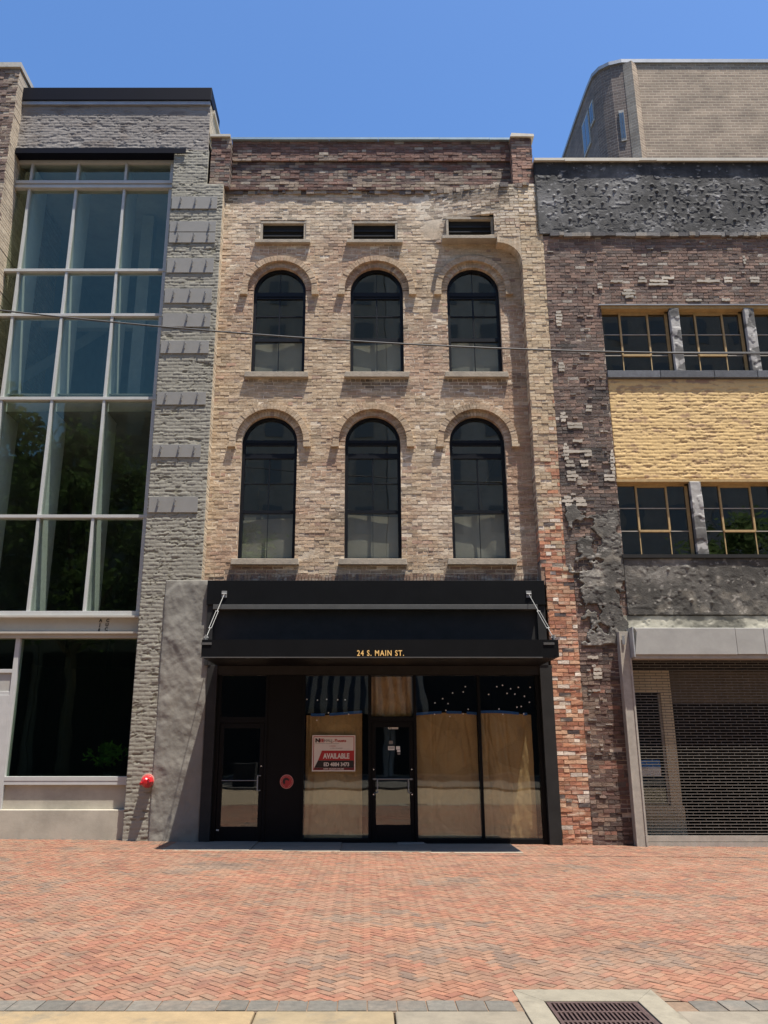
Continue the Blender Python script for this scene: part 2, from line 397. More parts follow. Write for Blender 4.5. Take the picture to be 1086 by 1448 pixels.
def heightfield(name, x0, x1, z0, z1, res, yf, prot, colr, mat, parent, edge=None, smooth=True):
    nx = int((x1 - x0) / res) + 1; nz = int((z1 - z0) / res) + 1
    X, Z = np.meshgrid(np.linspace(x0, x1, nx), np.linspace(z0, z1, nz))
    if edge is not None:
        X = edge(X, Z)
    h = prot(X, Z)
    Y = yf - h
    back = .06
    off = wloc(parent) if parent else Vector((0, 0, 0))
    co = np.stack([X - off.x, Y - off.y, Z - off.z], -1).reshape(-1, 3)
    idx = np.arange(nx * nz).reshape(nz, nx)
    q = np.stack([idx[:-1, :-1], idx[:-1, 1:], idx[1:, 1:], idx[1:, :-1]], -1).reshape(-1, 4)
    # skirt
    ring = np.concatenate([idx[0, :], idx[1:, -1], idx[-1, -2::-1], idx[-2:0:-1, 0]])
    sk = co[ring].copy(); sk[:, 1] = yf - off.y + back
    base = len(co); co = np.concatenate([co, sk]); n = len(ring); i = np.arange(n); j = (i + 1) % n
    sq = np.stack([ring[j], ring[i], base + i, base + j], -1)
    q = np.concatenate([q, sq])
    c = np.stack(colr(X, Z, h), -1).reshape(-1, 3); c = np.concatenate([c, c[ring]])
    me = bpy.data.meshes.new(name)
    me.vertices.add(len(co)); me.vertices.foreach_set('co', co.astype(np.float32).ravel())
    me.loops.add(q.size); me.loops.foreach_set('vertex_index', q.astype(np.int32).ravel())
    me.polygons.add(len(q)); me.polygons.foreach_set('loop_start', np.arange(0, q.size, 4, dtype=np.int32))
    me.update(calc_edges=True); me.validate()
    at = me.attributes.new('Col', 'FLOAT_COLOR', 'POINT')
    cc = np.ones((len(co), 4), np.float32); cc[:, :3] = c; at.data.foreach_set('color', cc.ravel())
    if smooth:
        me.polygons.foreach_set('use_smooth', [True] * len(me.polygons))
    me.materials.append(mat)
    o = bpy.data.objects.new(name, me); COL.objects.link(o)
    if parent: o.parent = parent
    return o

def ragged_brick(X, Z, L, H, warp, seed, rec=.013, rand=.012):
    x = X + warp * (fbm(X * 5, Z * 7, seed) - .5) * 2; z = Z + warp * (fbm(X * 4 + 31, Z * 9, seed + 5) - .5) * 2
    row = np.floor(z / H); fx = x / L + .5 * (row % 2); ix = np.floor(fx)
    dx = np.minimum(fx - ix, 1 - (fx - ix)) * L; fz = z / H - row; dz = np.minimum(fz, 1 - fz) * H
    e = np.minimum(sstep(.0, .016, dx), sstep(.0, .016, dz))
    rr = _h(ix, row, seed + 9)
    return rec * e + rand * (rr - .3) * e, e, rr

# ------------------------------------------------------------------ setting: ground
g = MB(); g.box(-200, 200, -200, 200, -.5, -.30)
g.build('ground', M['asphalt'])['kind'] = 'structure'
rd = MB(); rd.box(-60, 60, -20.2, -9.98, -.29, -.12)
rd.build('road', M['road'])['kind'] = 'structure'
fs = MB(); fs.box(-60, 60, -36, -20.2, -.29, -.02)
fs.build('far_pavement', M['asphalt'])['kind'] = 'structure'

def gz(x, y):
    """the pavement falls a little to the right along the buildings"""
    return -.0085 * x * ss(-7.5, -.5, y)

DRAIN = (1.07, 2.07, -10.2, -9.2)
jb = MB()
for i in range(68):
    for j in range(20):
        xa = -17 + i * .5; xb = xa + .5; ya = -9.46 + j * .478; yb = ya + .478
        jb.face([(xa, ya, gz(xa, ya) - .006), (xb, ya, gz(xb, ya) - .006), (xb, yb, gz(xb, yb) - .006), (xa, yb, gz(xa, yb) - .006)], (.2, .15, .1))
APX0, APX1, APY = -3.45, 2.65, -1.28
pv = MB()
A = .072; s45 = math.sqrt(.5); ra = math.radians(45)
RED = [(.250, .100, .056), (.265, .112, .060), (.228, .086, .050), (.255, .122, .068), (.275, .128, .072)]
TAN = [(.225, .138, .082), (.21, .122, .074), (.24, .146, .088)]
GRY = [(.125, .108, .080), (.145, .120, .086), (.110, .098, .076)]
prng = random.Random(3)
def paver_rect(cx, cy, hx, hy):
    ca, sa = math.cos(ra), math.sin(ra)
    pts = [(cx + dx * ca - dy * sa, cy + dx * sa + dy * ca) for dx, dy in ((-hx, -hy), (hx, -hy), (hx, hy), (-hx, hy))]
    return pts
for i in range(-270, 271):
    for j in range(-270, 271):
        k = (i - j) % 4
        if k == 0: c0 = ((i + 1) * A, (j + .5) * A); hx, hy = A, A / 2
        elif k == 2: c0 = ((i + .5) * A, j * A); hx, hy = A / 2, A
        else: continue
        cx = c0[0] * s45 - c0[1] * s45; cy = c0[0] * s45 + c0[1] * s45 - 4.7
        if not (-13.5 < cx < 13.5 and -9.44 < cy < .12): continue
        if abs(cx) > (cy + 15.8) * .55 + 3.4: continue
        if DRAIN[0] - .02 < cx < DRAIN[1] + .02 and cy < DRAIN[3] + .03: continue
        if APX0 + .06 < cx < APX1 - .06 and cy > APY + .03: continue
        gp = 1.1 * n2(cx * .8, cy * .8, 4) + 1.35 * n2(cx * 2.6 + cy * 1.1, cy * 2.6, 5) + .35 * prng.random()
        if gp > 1.85: c = prng.choice(GRY)
        elif gp > 1.60 or prng.random() < .30: c = prng.choice(TAN)
        else: c = prng.choice(RED)
        c = mul(mix(c, (.222, .112, .072), .42), prng.uniform(.86, 1.10) * (.82 + .24 * n2(cx * .7, cy * .9, 51)))
        q = .0022
        pts = paver_rect(cx, cy, hx - q, hy - q); top = paver_rect(cx, cy, hx - q - .003, hy - q - .003)
        z = gz(cx, cy) + prng.gauss(0, .0014); tx, ty = prng.gauss(0, .009), prng.gauss(0, .009)
        Z = lambda x, y: z + (x - cx) * tx + (y - cy) * ty
        b = len(pv.v)
        pv.v += [(x, y, Z(x, y) - .010) for x, y in pts] + [(x, y, Z(x, y)) for x, y in top]
        for q4 in ((4, 5, 6, 7), (0, 1, 5, 4), (1, 2, 6, 5), (2, 3, 7, 6), (3, 0, 4, 7)):
            pv.f.append(tuple(b + u for u in q4)); pv.c.append(c)
pv.build('pavement', M['paver'])['kind'] = 'structure'
jb.build('pavement_bed', M['joint'])['kind'] = 'structure'

bd = MB(); x = -13.0
while x < 13:
    w = .2 + prng.uniform(-.004, .004)
    if not (DRAIN[0] - .12 < x + w / 2 < DRAIN[1] + .12):
        c = mul((.115, .106, .088), prng.uniform(.8, 1.15))
        bd.box(x + .004, x + w - .004, -9.672, -9.452, -.1, .002 + prng.gauss(0, .0012), c)
    x += w
bd.build('paving_border', M['paver'], bevel=.003)['kind'] = 'structure'
bb = MB(); bb.box(-13, DRAIN[0], -9.69, -9.44, -.2, -.006, (.3, .25, .18)); bb.box(DRAIN[1], 13, -9.69, -9.44, -.2, -.006, (.3, .25, .18))
bb.build('border_bed', M['joint'])['kind'] = 'structure'
kb = MB()
for xa, xb, c in ((-13, -9, (.24, .18, .1)), (-9, -4.1, (.245, .178, .095)), (-4.1, -.72, (.255, .185, .10)), (-.715, .2, (.22, .17, .10)), (.205, DRAIN[0], (.185, .16, .118)), (DRAIN[1], 3.35, (.19, .165, .125)), (3.355, 5.3, (.21, .17, .115)), (9.0, 13, (.2, .17, .12)), (5.305, 9, (.21, .175, .12))):
    kb.box(xa, xb - .006, -9.98, -9.69, -.2, .004, c)
kb.build('kerb', M['kerb'], bevel=.012)['kind'] = 'structure'
ap = MB()
for i in range(4):
    xa = APX0 + i * (APX1 - APX0) / 4; xb = xa + (APX1 - APX0) / 4
    for ya, yb in ((APY + .07, -.62), (-.615, .06)):
        zz = -.0085 * (xa + xb) / 2
        ap.box(xa + .004, xb - .004, ya + .003, yb - .003, -.1, zz + .003)
ap.build('entrance_apron', M['apron'])['kind'] = 'structure'
ae = MB()
for i in range(3):
    xa = APX0 + .1 + i * 2.0
    ae.box(xa, xa + 1.993, APY - .0, APY + .068, -.1, .004 - .0085 * (xa + 1), (.34, .28, .21))
ae.build('apron_edging', M['kerb'])['kind'] = 'structure'

# storm drain
dr = empty('storm_drain', (1.57, -9.6, 0), 'rusty slotted iron drain set in a pale concrete surround at the kerb', 'drain')
f = MB(); X0, X1, Y0, Y1 = DRAIN
gx0, gx1, gy1 = 1.24, 1.89, -9.47
cc = (.21, .188, .14)
f.prism_z([(X0, Y1), (X0, Y0), (gx0, Y0), (gx0, gy1)][::1], -.2, .006, cc)
f.prism_z([(X1, Y0), (X1, Y1), (gx1, gy1), (gx1, Y0)], -.2, .006, mul(cc, 1.03))
f.prism_z([(X0 + .004, Y1), (gx0 + .001, gy1 + .0), (gx1 - .001, gy1), (X1 - .004, Y1)], -.2, .0055, mul(cc, .97))
f.build('concrete_surround', M['kerb'], dr, bevel=.004)
gr = MB(); gx0 += .012; gx1 -= .012; gy1 -= .012
gr.box(gx0, gx1, gy1 - .03, gy1, -.05, .002); 
gr.box(gx0, gx0 + .025, Y0, gy1 - .03, -.05, .002); gr.box(gx1 - .025, gx1, Y0, gy1 - .03, -.05, .002)
yr = [gy1 - .03, gy1 - .2, gy1 - .225, gy1 - .395, gy1 - .42, gy1 - .6]
for ya, yb in ((gy1 - .2, gy1 - .225), (gy1 - .395, gy1 - .42)): gr.box(gx0 + .025, gx1 - .025, yb, ya, -.05, .0015)
nb = 19; w = (gx1 - gx0 - .05) / nb
for ya, yb in ((gy1 - .03, gy1 - .2), (gy1 - .225, gy1 - .395), (gy1 - .42, gy1 - .6)):
    for i in range(nb):
        gr.box(gx0 + .025 + i * w + w * .56, gx0 + .025 + (i + 1) * w, yb, ya, -.05, .001)
gr.build('grate', M['iron'], dr)
boxpart('drain_pit', M['dark'], dr, (gx0, gx1, Y0, gy1, -.28, -.2))

# ------------------------------------------------------------------ brick building
BAY = .28
bk = empty('brick_building', (0.2, 3, 0), 'three storey tan brick building with arched windows above a black shopfront', 'building')
WX = [-1.885, .27, 2.41]; WR = .585
UP = dict(z0=9.44, zs=11.46, xs=[-1.885, .28, 2.43]); LO = dict(z0=5.32, zs=7.86, xs=[-1.995, .18, 2.385])
VENT = [(-2.37, -1.33), (-.29, .76), (1.86, 2.93)]; VZ = (12.72, 13.25)
def excl_main(z):
    r = []
    for d in (UP, LO):
        if d['z0'] <= z <= d['zs']:
            for x in d['xs']: r.append((x - WR, x + WR))
        elif d['zs'] < z < d['zs'] + WR + .125:
            t = z - d['zs']; h = math.sqrt(max(0, (WR + .125) ** 2 - t * t))
            if t < .02: h = WR
            for x in d['xs']: r.append((x - h, x + h))
    if VZ[0] < z < VZ[1]: r += VENT
    return r
def y_main(x, z):
    y = BAY
    if z > 12.66:
        y = BAY - BAY * ss(1.3, 3.35, x)
    return y
BUFF = [(.47, .355, .232), (.51, .395, .265), (.425, .32, .21), (.54, .43, .295)]
PINK = [(.40, .26, .175), (.44, .295, .20), (.33, .225, .16)]
PALE = [(.66, .57, .44), (.62, .52, .40)]
def c_main(x, z, r):
    p = n2(x * .55, z * .42, 1) + .35 * (n2(x * 2.2, z * 3.0, 2) - .5)
    p += .5 * (n2(x * 1.3, z * 9, 6) - .5)
    c = mix(mix(BUFF[r.randrange(4)], BUFF[0], .45), mix(PINK[r.randrange(3)], PINK[0], .3), min(1, max(0, ss(.30, .70, p) * .95 + r.uniform(-.15, .15))))
    if r.random() < .07: c = r.choice([(.36, .235, .17), (.43, .275, .195), (.31, .23, .175)])
    w = n2(x * .9, z * 1.3, 3) + .4 * (n2(x * 4, z * 5, 8) - .5)
    c = mix(c, r.choice(PALE), ss(.52, .85, w) * r.uniform(.2, .9))
    if z > 12.5:  # lime-washed upper band
        c = mix(c, r.choice(PALE), ss(12.4, 13.2, z) * r.uniform(.2, .85))
    k = r.uniform(.90, 1.08)
    if 1.0 < x < 1.85 and 5.9 < z < 7.9: c = mix(c, (.68, .58, .44), .75 * r.random() * ss(.3, .6, n2(x * 3, z * 2, 71)))
    # grime: streaks of soot under sills and along the cornice (dirt with a shape of its own)
    for d in (UP, LO):
        for i, xx in enumerate(d['xs']):
            if abs(x - xx) < .72 and d['z0'] - .62 < z < d['z0'] - .1:
                k *= 1 - .55 * (1 - ss(.1, .62, d['z0'] - z)) * (.5 + n2(x * 5, z * 2, 9))* (1.2 if i == 1 and d is UP else .8)
    s = n2(x * 1.2 + 5, z * 2.0, 12)
    k *= 1 - .55 * ss(13.55, 13.95, z + .5 * (s - .5)) * ss(.4, .65, s)
    if n2(x * 2.2, z * 3.3, 14) > .74: k *= .62
    if z > 12.9 and n2(x * 1.6 + 3, z * 4, 15) > .66: k *= .55
    return mul(c, k)
def m_main(x, z):
    w = n2(x * .8, z * .9, 21)
    return mix((.47, .37, .26), (.70, .61, .48), ss(.25, .7, w))
wall = MB(); mort = MB()
bricks(wall, mort, -3.22, 3.5, 4.72, 14.04, y_main, excl_main, c_main, m_main, rnd=.003, jit=.004, L=.21, joint=.0135, recess=.006)
wall.build('wall', M['brick'], bk)
mort.build('mortar_bed', M['mortar'], bk)

# right-hand pier
def c_pier(x, z, r):
    t = ss(6.9, 4.9, z + .8 * (n2(x * 3, z * 1.5, 31) - .5))
    # redder towards the right edge
    t2 = max(t, ss(9.5, 5.8, z) * ss(3.72, 4.0, x) * .8)
    c = r.choice(BUFF if r.random() < .86 else PINK)
    if z > 8: c = mix(c, (.52, .40, .25), .5)
    if r.random() < t2:
        c = r.choice([(.47, .215, .12), (.42, .18, .105), (.50, .26, .155), (.38, .165, .105), (.52, .32, .20)])
        if r.random() < .12: c = (.66, .57, .47)
        elif r.random() < .05: c = (.10, .08, .075)
    if z > 13.2 and r.random() < .5: c = r.choice(PALE)
    return mul(c, r.uniform(.84, 1.14))
wall = MB(); mort = MB()
def pier_y(x, z): return 0.0 + .004 * math.sin(z * 3)
none = lambda z: []
bricks(wall, mort, 3.5, 4.0, 5.1, 14.04, pier_y, none, c_pier, m_main, depth=.30)
bricks(wall, mort, 3.585, 4.14, -.08, 5.1, pier_y, none, c_pier, lambda x, z: (.42, .30, .21), rnd=.004, jit=.005, depth=.2)
wall.build('pier', M['brick'], bk)
mort.box(3.505, 3.99, .02, BAY + .1, 4.75, 14.04, (.3, .2, .14))
mort.build('pier_mortar', M['mortar'], bk)
# corbelled quarter arch carrying the upper wall on to the pier
cb = MB()
R = .52; n = 12; cxa, cza = 3.5 - R, 12.72 - .72
for i in range(n):
    a0 = math.pi / 2 * i / n; a1 = math.pi / 2 * (i + 1) / n
    p0 = (cxa + R * math.cos(a0), cza + R * math.sin(a0)); p1 = (cxa + R * math.cos(a1), cza + R * math.sin(a1))
    ztop = 12.76
    c = mul(rng.choice(BUFF), rng.uniform(.8, 1.1))
    cb.prism_y([(p0[0], p0[1]), (p0[0], ztop), (p1[0], ztop), (p1[0], p1[1])][::-1][::-1], .0 + .002 * i, BAY + .01, c)
cb.build('corbel', M['brick'], bk)

# parapet
def c_par(x, z, r):
    c = r.choice([(.16, .082, .062), (.19, .10, .075), (.125, .07, .058), (.225, .13, .10), (.15, .095, .078)])
    if 14.3 < z < 14.85 and r.random() < .4: c = r.choice([(.22, .17, .13), (.09, .07, .065)])
    s = n2(x * .8, z * 3, 41)
    if r.random() < ss(.55, .8, s) * .5: c = (.26, .20, .155)
    if z < 14.25 and r.random() < .45: c = (.30, .23, .17)
    if r.random() < .04: c = (.34, .29, .23)
    return mul(c, r.uniform(.72, 1.2))
def m_par(x, z): return mix((.13, .10, .085), (.27, .21, .165), n2(x * 1.1, z * 2, 44))
wall = MB(); mort = MB()
bricks(wall, mort, -3.10, 3.42, 14.05, 14.27, lambda x, z: BAY - .06, none, c_par, m_par)
bricks(wall, mort, -3.10, 3.42, 14.27, 14.88, lambda x, z: BAY + .03, none, c_par, m_par)
bricks(wall, mort, -3.10, 3.42, 14.88, 15.42, lambda x, z: BAY - .02, none, c_par, m_par)
bricks(wall, mort, -3.56, -3.10, 14.04, 15.36, lambda x, z: .08, none, c_par, m_par, depth=.24)
def c_parr(x, z, r): return mul(c_par(x, z, r) if r.random() < .4 or z > 15.1 else r.choice([(.36, .21, .15), (.30, .17, .125)]), r.uniform(.85, 1.1))
bricks(wall, mort, 3.42, 3.90, 14.04, 15.34, lambda x, z: .06, none, c_parr, m_par, depth=.24)
mort.box(-3.09, 3.41, BAY + .08, BAY + .5, 14.04, 15.42, (.12, .08, .07))
mort.box(-3.55, -3.11, .12, BAY + .5, 14.045, 15.36, (.12, .08, .07)); mort.box(3.43, 3.89, .10, BAY + .5, 14.045, 15.34, (.12, .08, .07))
wall.build('parapet', M['darkbrick'], bk); mort.build('parapet_mortar', M['mortar'], bk)
cp = MB(); x = -3.12
while x < 3.4:
    w = min(rng.uniform(.9, 1.5), 3.43 - x); dz = rng.uniform(-.006, .008)
    cp.box(x, x + w - .006, BAY - .09, BAY + .55, 15.42 + dz, 15.475 + dz); x += w
cp.build('coping', M['copingblue'], bk)
cp = MB(); cp.box(-3.60, -3.125, .02, BAY + .55, 15.36, 15.425); cp.build('coping', M['copingcream'], bk); cp = MB(); cp.prism_y([(3.40, 15.345), (3.96, 15.345), (3.95, 15.41), (3.435, 15.44)], .0, BAY + .55)
cp.build('coping', M['copingcream'], bk)
# crumbling cornice line under the parapet
cn = MB(); x = -3.2
while x < 3.95:
    w = rng.uniform(.05, .2)
    if rng.random() < .8:
        y = y_main(x, 13.9); d = rng.uniform(.01, .05)
        c = mul(rng.choice([(.36, .29, .21), (.2, .15, .12), (.13, .11, .1), (.42, .35, .27)]), rng.uniform(.8, 1.1))
        cn.box(x, x + w, y - d, y + .06, 13.98 + rng.uniform(-.04, .01), 14.045 + rng.uniform(0, .02), c)
    x += w
cn.build('cornice', M['darkbrick'], bk)

# arched windows
def arc(cx, cz, r, a0, a1, n): return [(cx + r * math.cos(a0 + (a1 - a0) * i / n), cz + r * math.sin(a0 + (a1 - a0) * i / n)) for i in range(n + 1)]
def arch_window(cx, d, upper, seed):
    z0, zs = d['z0'], d['zs']; r = random.Random(seed)
    # surround: inner rowlock ring flush with the wall and lining of the reveal
    ring = MB(); N = 30
    for i in range(N):
        a0 = math.pi * i / N; a1 = math.pi * (i + .88) / N
        for ra_, rb_, yy in ((WR - .004, WR + .128, BAY - .002),):
            c = mul(c_main(cx + .8 * math.cos(a0), zs + .8 * math.sin(a0), r), r.uniform(.8, 1.05))
            dy = r.uniform(-.005, .006)
            ring.prism_y([(cx + ra_ * math.cos(a0), zs + ra_ * math.sin(a0)), (cx + rb_ * math.cos(a0), zs + rb_ * math.sin(a0)),
                          (cx + rb_ * math.cos(a1), zs + rb_ * math.sin(a1)), (cx + ra_ * math.cos(a1), zs + ra_ * math.sin(a1))], yy + dy, BAY + .2, c)
    p = arc(cx, zs, WR + .120, 0, math.pi, 24) + arc(cx, zs, WR, math.pi, 0, 24)
    # mortar behind the ring
    q0 = arc(cx, zs, WR + .001, 0, math.pi, 24); q1 = arc(cx, zs, WR + .12, 0, math.pi, 24)
    for i in range(24):
        ring.face([(q0[i][0], BAY + .012, q0[i][1]), (q1[i][0], BAY + .012, q1[i][1]), (q1[i + 1][0], BAY + .012, q1[i + 1][1]), (q0[i + 1][0], BAY + .012, q0[i + 1][1])], (.3, .24, .18))
        ring.face([(q0[i][0], BAY + .012, q0[i][1]), (q0[i + 1][0], BAY + .012, q0[i + 1][1]), (q0[i + 1][0], BAY + .3, q0[i + 1][1]), (q0[i][0], BAY + .3, q0[i][1])], (.34, .26, .18))
    nz = round((zs - z0) / .0765)
    for k in range(nz):
        za = z0 + (zs - z0) * k / nz; zb = z0 + (zs - z0) * (k + 1) / nz
        c = mul(c_main(cx - WR, za, r), r.uniform(.95, 1.2))
        ring.face([(cx - WR, BAY, za), (cx - WR, BAY + .3, za), (cx - WR, BAY + .3, zb), (cx - WR, BAY, zb)], c)
        ring.face([(cx + WR, BAY, za), (cx + WR, BAY, zb), (cx + WR, BAY + .3, zb), (cx + WR, BAY + .3, za)], c)
    ring.build('arch_surround', M['brick'], bk)
    # projecting hood mould of headers with little stops
    hd = MB(); Ra, Rb = .715, .845; N = 34
    for i in range(N):
        a0 = math.pi * (i + .04) / N; a1 = math.pi * (i + .96) / N
        c = mul(mix(c_main(cx + Ra * math.cos(a0), zs + Ra * math.sin(a0), r), (.40, .29, .18), .55), r.uniform(.9, 1.15))
        y = BAY - .075 + r.uniform(-.005, .005)
        hd.prism_y([(cx + Ra * math.cos(a0), zs + Ra * math.sin(a0)), (cx + Rb * math.cos(a0), zs + Rb * math.sin(a0)),
                    (cx + Rb * math.cos(a1), zs + Rb * math.sin(a1)), (cx + Ra * math.cos(a1), zs + Ra * math.sin(a1))], y, BAY + .03, c)
    q0 = arc(cx, zs, Ra + .006, 0, math.pi, 24); q1 = arc(cx, zs, Rb - .006, 0, math.pi, 24)
    for i in range(24):
        hd.prism_y([q0[i], q1[i], q1[i + 1], q0[i + 1]], BAY - .066, BAY + .02, (.30, .24, .18))
    for s in (-1, 1):
        a, b = sorted((cx + s * Ra, cx + s * Rb)); c = mul(rng.choice(BUFF), .95)
        hd.box(a, b, BAY - .073, BAY + .03, zs - .068, zs - .004, c)
        hd.box(min(a, a - .03 * (s < 0)) , b + (.03 if s > 0 else 0), BAY - .082, BAY + .03, zs - .135, zs - .072, mul(c, .95))
    hd.build('hood_mould', M['brick'], bk)
    sl = MB(); e = .1
    sl.prism_y([(cx - WR - e - r.uniform(0, .03), z0 - .125), (cx + WR + e, z0 - .13), (cx + WR + e + r.uniform(-.02, .02), z0 - .006), (cx - WR - e, z0 - .002)], BAY - .09, BAY + .22)
    s_ = sl.build('sill', M['sill'], bk, bevel=.008)
    # window frame
    fr = MB(); yf, yb = BAY + .10, BAY + .19; t = .065
    oa = arc(cx, zs, WR - .002, 0, math.pi, 28); ia = arc(cx, zs, WR - t, 0, math.pi, 28)
    for i in range(28):
        fr.prism_y([ia[i], oa[i], oa[i + 1], ia[i + 1]], yf, yb)
    for s in (-1, 1):
        a, b = sorted((cx + s * (WR - .002), cx + s * (WR - t))); fr.box(a, b, yf, yb, z0, zs)
    fr.box(cx - WR + t, cx + WR - t, yf, yb, z0, z0 + .05)
    W = WR - t
    yt = yf + .012
    def hbar(za, zb, y=yt): fr.box(cx - W, cx + W, y, yb - .002, za, zb)
    def vbar(za, zb, w=.014): fr.box(cx - w, cx + w, yt + .012, yb - .004, za, zb)
    if upper:
        hbar(11.37, 11.47); hbar(11.31, 11.345); hbar(10.25, 10.33); hbar(10.86, 10.885, yt + .014)
        vbar(10.33, 11.31); vbar(z0 + .05, 10.25, .008); vbar(11.47, zs + W, .005)
        mz = 10.29
    else:
        hbar(7.86, 7.93); hbar(7.815, 7.84); hbar(7.52, 7.63); hbar(6.315, 6.38); hbar(6.955, 6.97, yt + .014)
        vbar(6.38, 7.52, .012); vbar(z0 + .05, 6.315, .004)
        mz = 6.345
    w = fr.build('arched_window', M['navy'], bk)
    gp = MB(); pts = [(cx - W - .01, z0 + .03), (cx + W + .01, z0 + .03)] + arc(cx, zs, W + .01, 0, math.pi, 28)
    gp.face([(x, yf + .05, z) for x, z in pts]); gp.build('pane', M['glasswin'], w)
    # cloth hung behind the lower sash
    cl = MB(); n, mrow = 26, 18; x0, x1 = cx - W + .0, cx + W - (0.0 if seed % 2 else .0); top = mz + (.0 if upper else -.0)
    cut, drop = {10: (1, .0), 11: (1, .03), 12: (1, 0), 20: (1, .10), 21: (1, .03), 22: (1, .02)}[seed]; right = x0 + (x1 - x0) * cut; top = mz - drop
    boxpart('window_shade', M['shade'], w, (x0, x1, yb + .16, yb + .165, z0 + .01, mz + .05))
    ph = r.uniform(0, 6)
    V = []
    for jj in range(mrow + 1):
        for ii in range(n + 1):
            u = ii / n; v = jj / mrow; zz = z0 + .02 + (top - z0 - .02) * v
            yy = yb + .035 + .010 * math.sin(u * 5 + ph + 1.7 * v) * (.4 + v) + (.03 if seed == 22 else .008) * ss(.25, .0, abs(u - .25 - .45 * (1 - v))) * (1 - .5 * v)
            V.append((x0 + (right - x0) * u, yy, zz - .05 * (u if seed % 3 == 0 else 1 - u) * v))
    F = [(a, a + 1, a + n + 2, a + n + 1) for jj in range(mrow) for a in range(jj * (n + 1), jj * (n + 1) + n)]
    link_mesh('window_cloth', V, F, None, M['cloth'], w, smooth=True)
for i, cx in enumerate(UP['xs']): arch_window(cx, UP, True, 10 + i)
for i, cx in enumerate(LO['xs']): arch_window(cx, LO, False, 20 + i)

# attic vents
for (a, b) in VENT:
    v = MB(); za, zb = VZ
    yv = y_main((a + b) / 2, 13); v.box(a, b, yv + .10, BAY + .24, za, zb)
    for k in range(3):
        zz = za + .05 + k * .12
        v.face([(a, yv + .05, zz), (b, yv + .05, zz), (b, yv + .095, zz + .06), (a, yv + .095, zz + .06)])
    o = v.build('attic_vent', M['dark'], bk)
    fm = MB()
    yv = y_main((a + b) / 2, 13)
    fm.box(a - .0, a + .05, yv + .01, BAY + .2, za, zb - .05); fm.box(b - .05, b, yv + .01, BAY + .2, za, zb - .05); fm.box(a, b, yv + .005, BAY + .2, zb - .05, zb + .01)
    fm.build('vent_frame', M['sill'], o)
    s = MB(); e = .11; xr = b + e + (.28 if a > 1.5 else 0)
    s.box(a - e, xr, yv - .09, BAY + .15, za - .085, za - .004); s.build('vent_sill', M['sill'], o, bevel=.006)

# brick soldier band just above the fascia (rough, dirty)
sb = MB(); x = -2.75
while x < 3.4:
    sb.box(x, x + .055, BAY - .01 + rng.uniform(-.006, .006), BAY + .03, 4.83, 5.0 + rng.uniform(0, .02), mul(rng.choice([(.25, .15, .10), (.31, .2, .13), (.2, .14, .11)]), rng.uniform(.8, 1.1)))
    x += .068
sb.build('soldier_course', M['brick'], bk)

# ---- black shopfront
boxpart('fascia_board', M['black'], bk, (-3.07, 3.53, -.10, .22, 4.33, 4.81), bevel=.004)
boxpart('fascia_trim', M['charcoal'], bk, (-2.93, 3.36, -.145, -.02, 4.235, 4.326), bevel=.004)
boxpart('fascia_panel', M['blackmatt'], bk, (-2.93, 3.36, -.02, .2, 3.0, 4.234))
boxpart('fascia_side', M['blackmatt'], bk, (-3.055, -2.932, -.07, .2, 3.17, 4.325))
boxpart('fascia_side', M['blackmatt'], bk, (3.362, 3.52, -.07, .2, 3.17, 4.325))
boxpart('shopfront_pilaster', M['blackmatt'], bk, (-2.99, -2.80, -.06, .2, -.02, 3.169), bevel=.004)
boxpart('shopfront_pilaster', M['blackmatt'], bk, (3.35, 3.58, -.06, .2, -.1, 3.169), bevel=.004)
# canopy
CY = -1.75
cnp = boxpart('canopy', M['black'], bk, (-2.72, 3.27, CY + .02, -.021, 3.20, 3.40))
boxpart('canopy_edge', M['black'], cnp, (-2.79, 3.26, CY, CY + .02, 3.155, 3.45), (-2.79, -2.72, CY + .02, -.02, 3.155, 3.45), (3.27, 3.34, CY + .02, -.02, 3.155, 3.45))
boxpart('canopy_lip', M['charcoal'], cnp, (-2.80, 3.05, CY - .02, CY + .012, 3.137, 3.154))
boxpart('canopy_lip', M['black'], cnp, (3.05, 3.27, CY - .012, CY + .012, 3.137, 3.154))
boxpart('soffit', M['black'], cnp, (-2.72, 3.27, CY + .03, -.02, 3.160, 3.198))
boxpart('end_bracket', M['charcoal'], cnp, (-2.80, -2.62, CY - .012, CY, 3.36, 3.40)); boxpart('end_bracket', M['charcoal'], cnp, (3.08, 3.265, CY - .012, CY, 3.36, 3.40))
text_part('address_lettering', '24 S. MAIN ST.', .28, CY - .012, 3.172, .092, M['gold'], cnp, sx=.80, depth=.014, space=1.2, bold=.0016)
def guy(xw, xf):
    m = MB(); a = Vector((xw, -.12, 4.53)); b = Vector((xf, CY + .13, 3.50))
    m.tube(a, a.lerp(b, .42), .007); m.tube(a.lerp(b, .80), b, .007)
    u = a.lerp(b, .42); v = a.lerp(b, .80)
    for s in (-.022, .022): m.tube(u + Vector((s, 0, 0)), v + Vector((s, 0, 0)), .0058)
    for p in (u, v): m.tube(p - Vector((.03, 0, 0)), p + Vector((.03, 0, 0)), .012)
    m.box(xw - .05, xw + .05, -.115, -.10, 4.47, 4.60); m.tube(a + Vector((-.045, .0, .01)), a + Vector((.045, 0, .01)), .014)
    m.box(xf - .012, xf + .012, CY + .06, CY + .2, 3.45, 3.54); m.tube(b - Vector((.04, 0, 0)), b + Vector((.04, 0, 0)), .014)
    m.build('guy_rod', M['rodsteel'], bk)
guy(-2.73, -2.745); guy(3.21, 3.285)
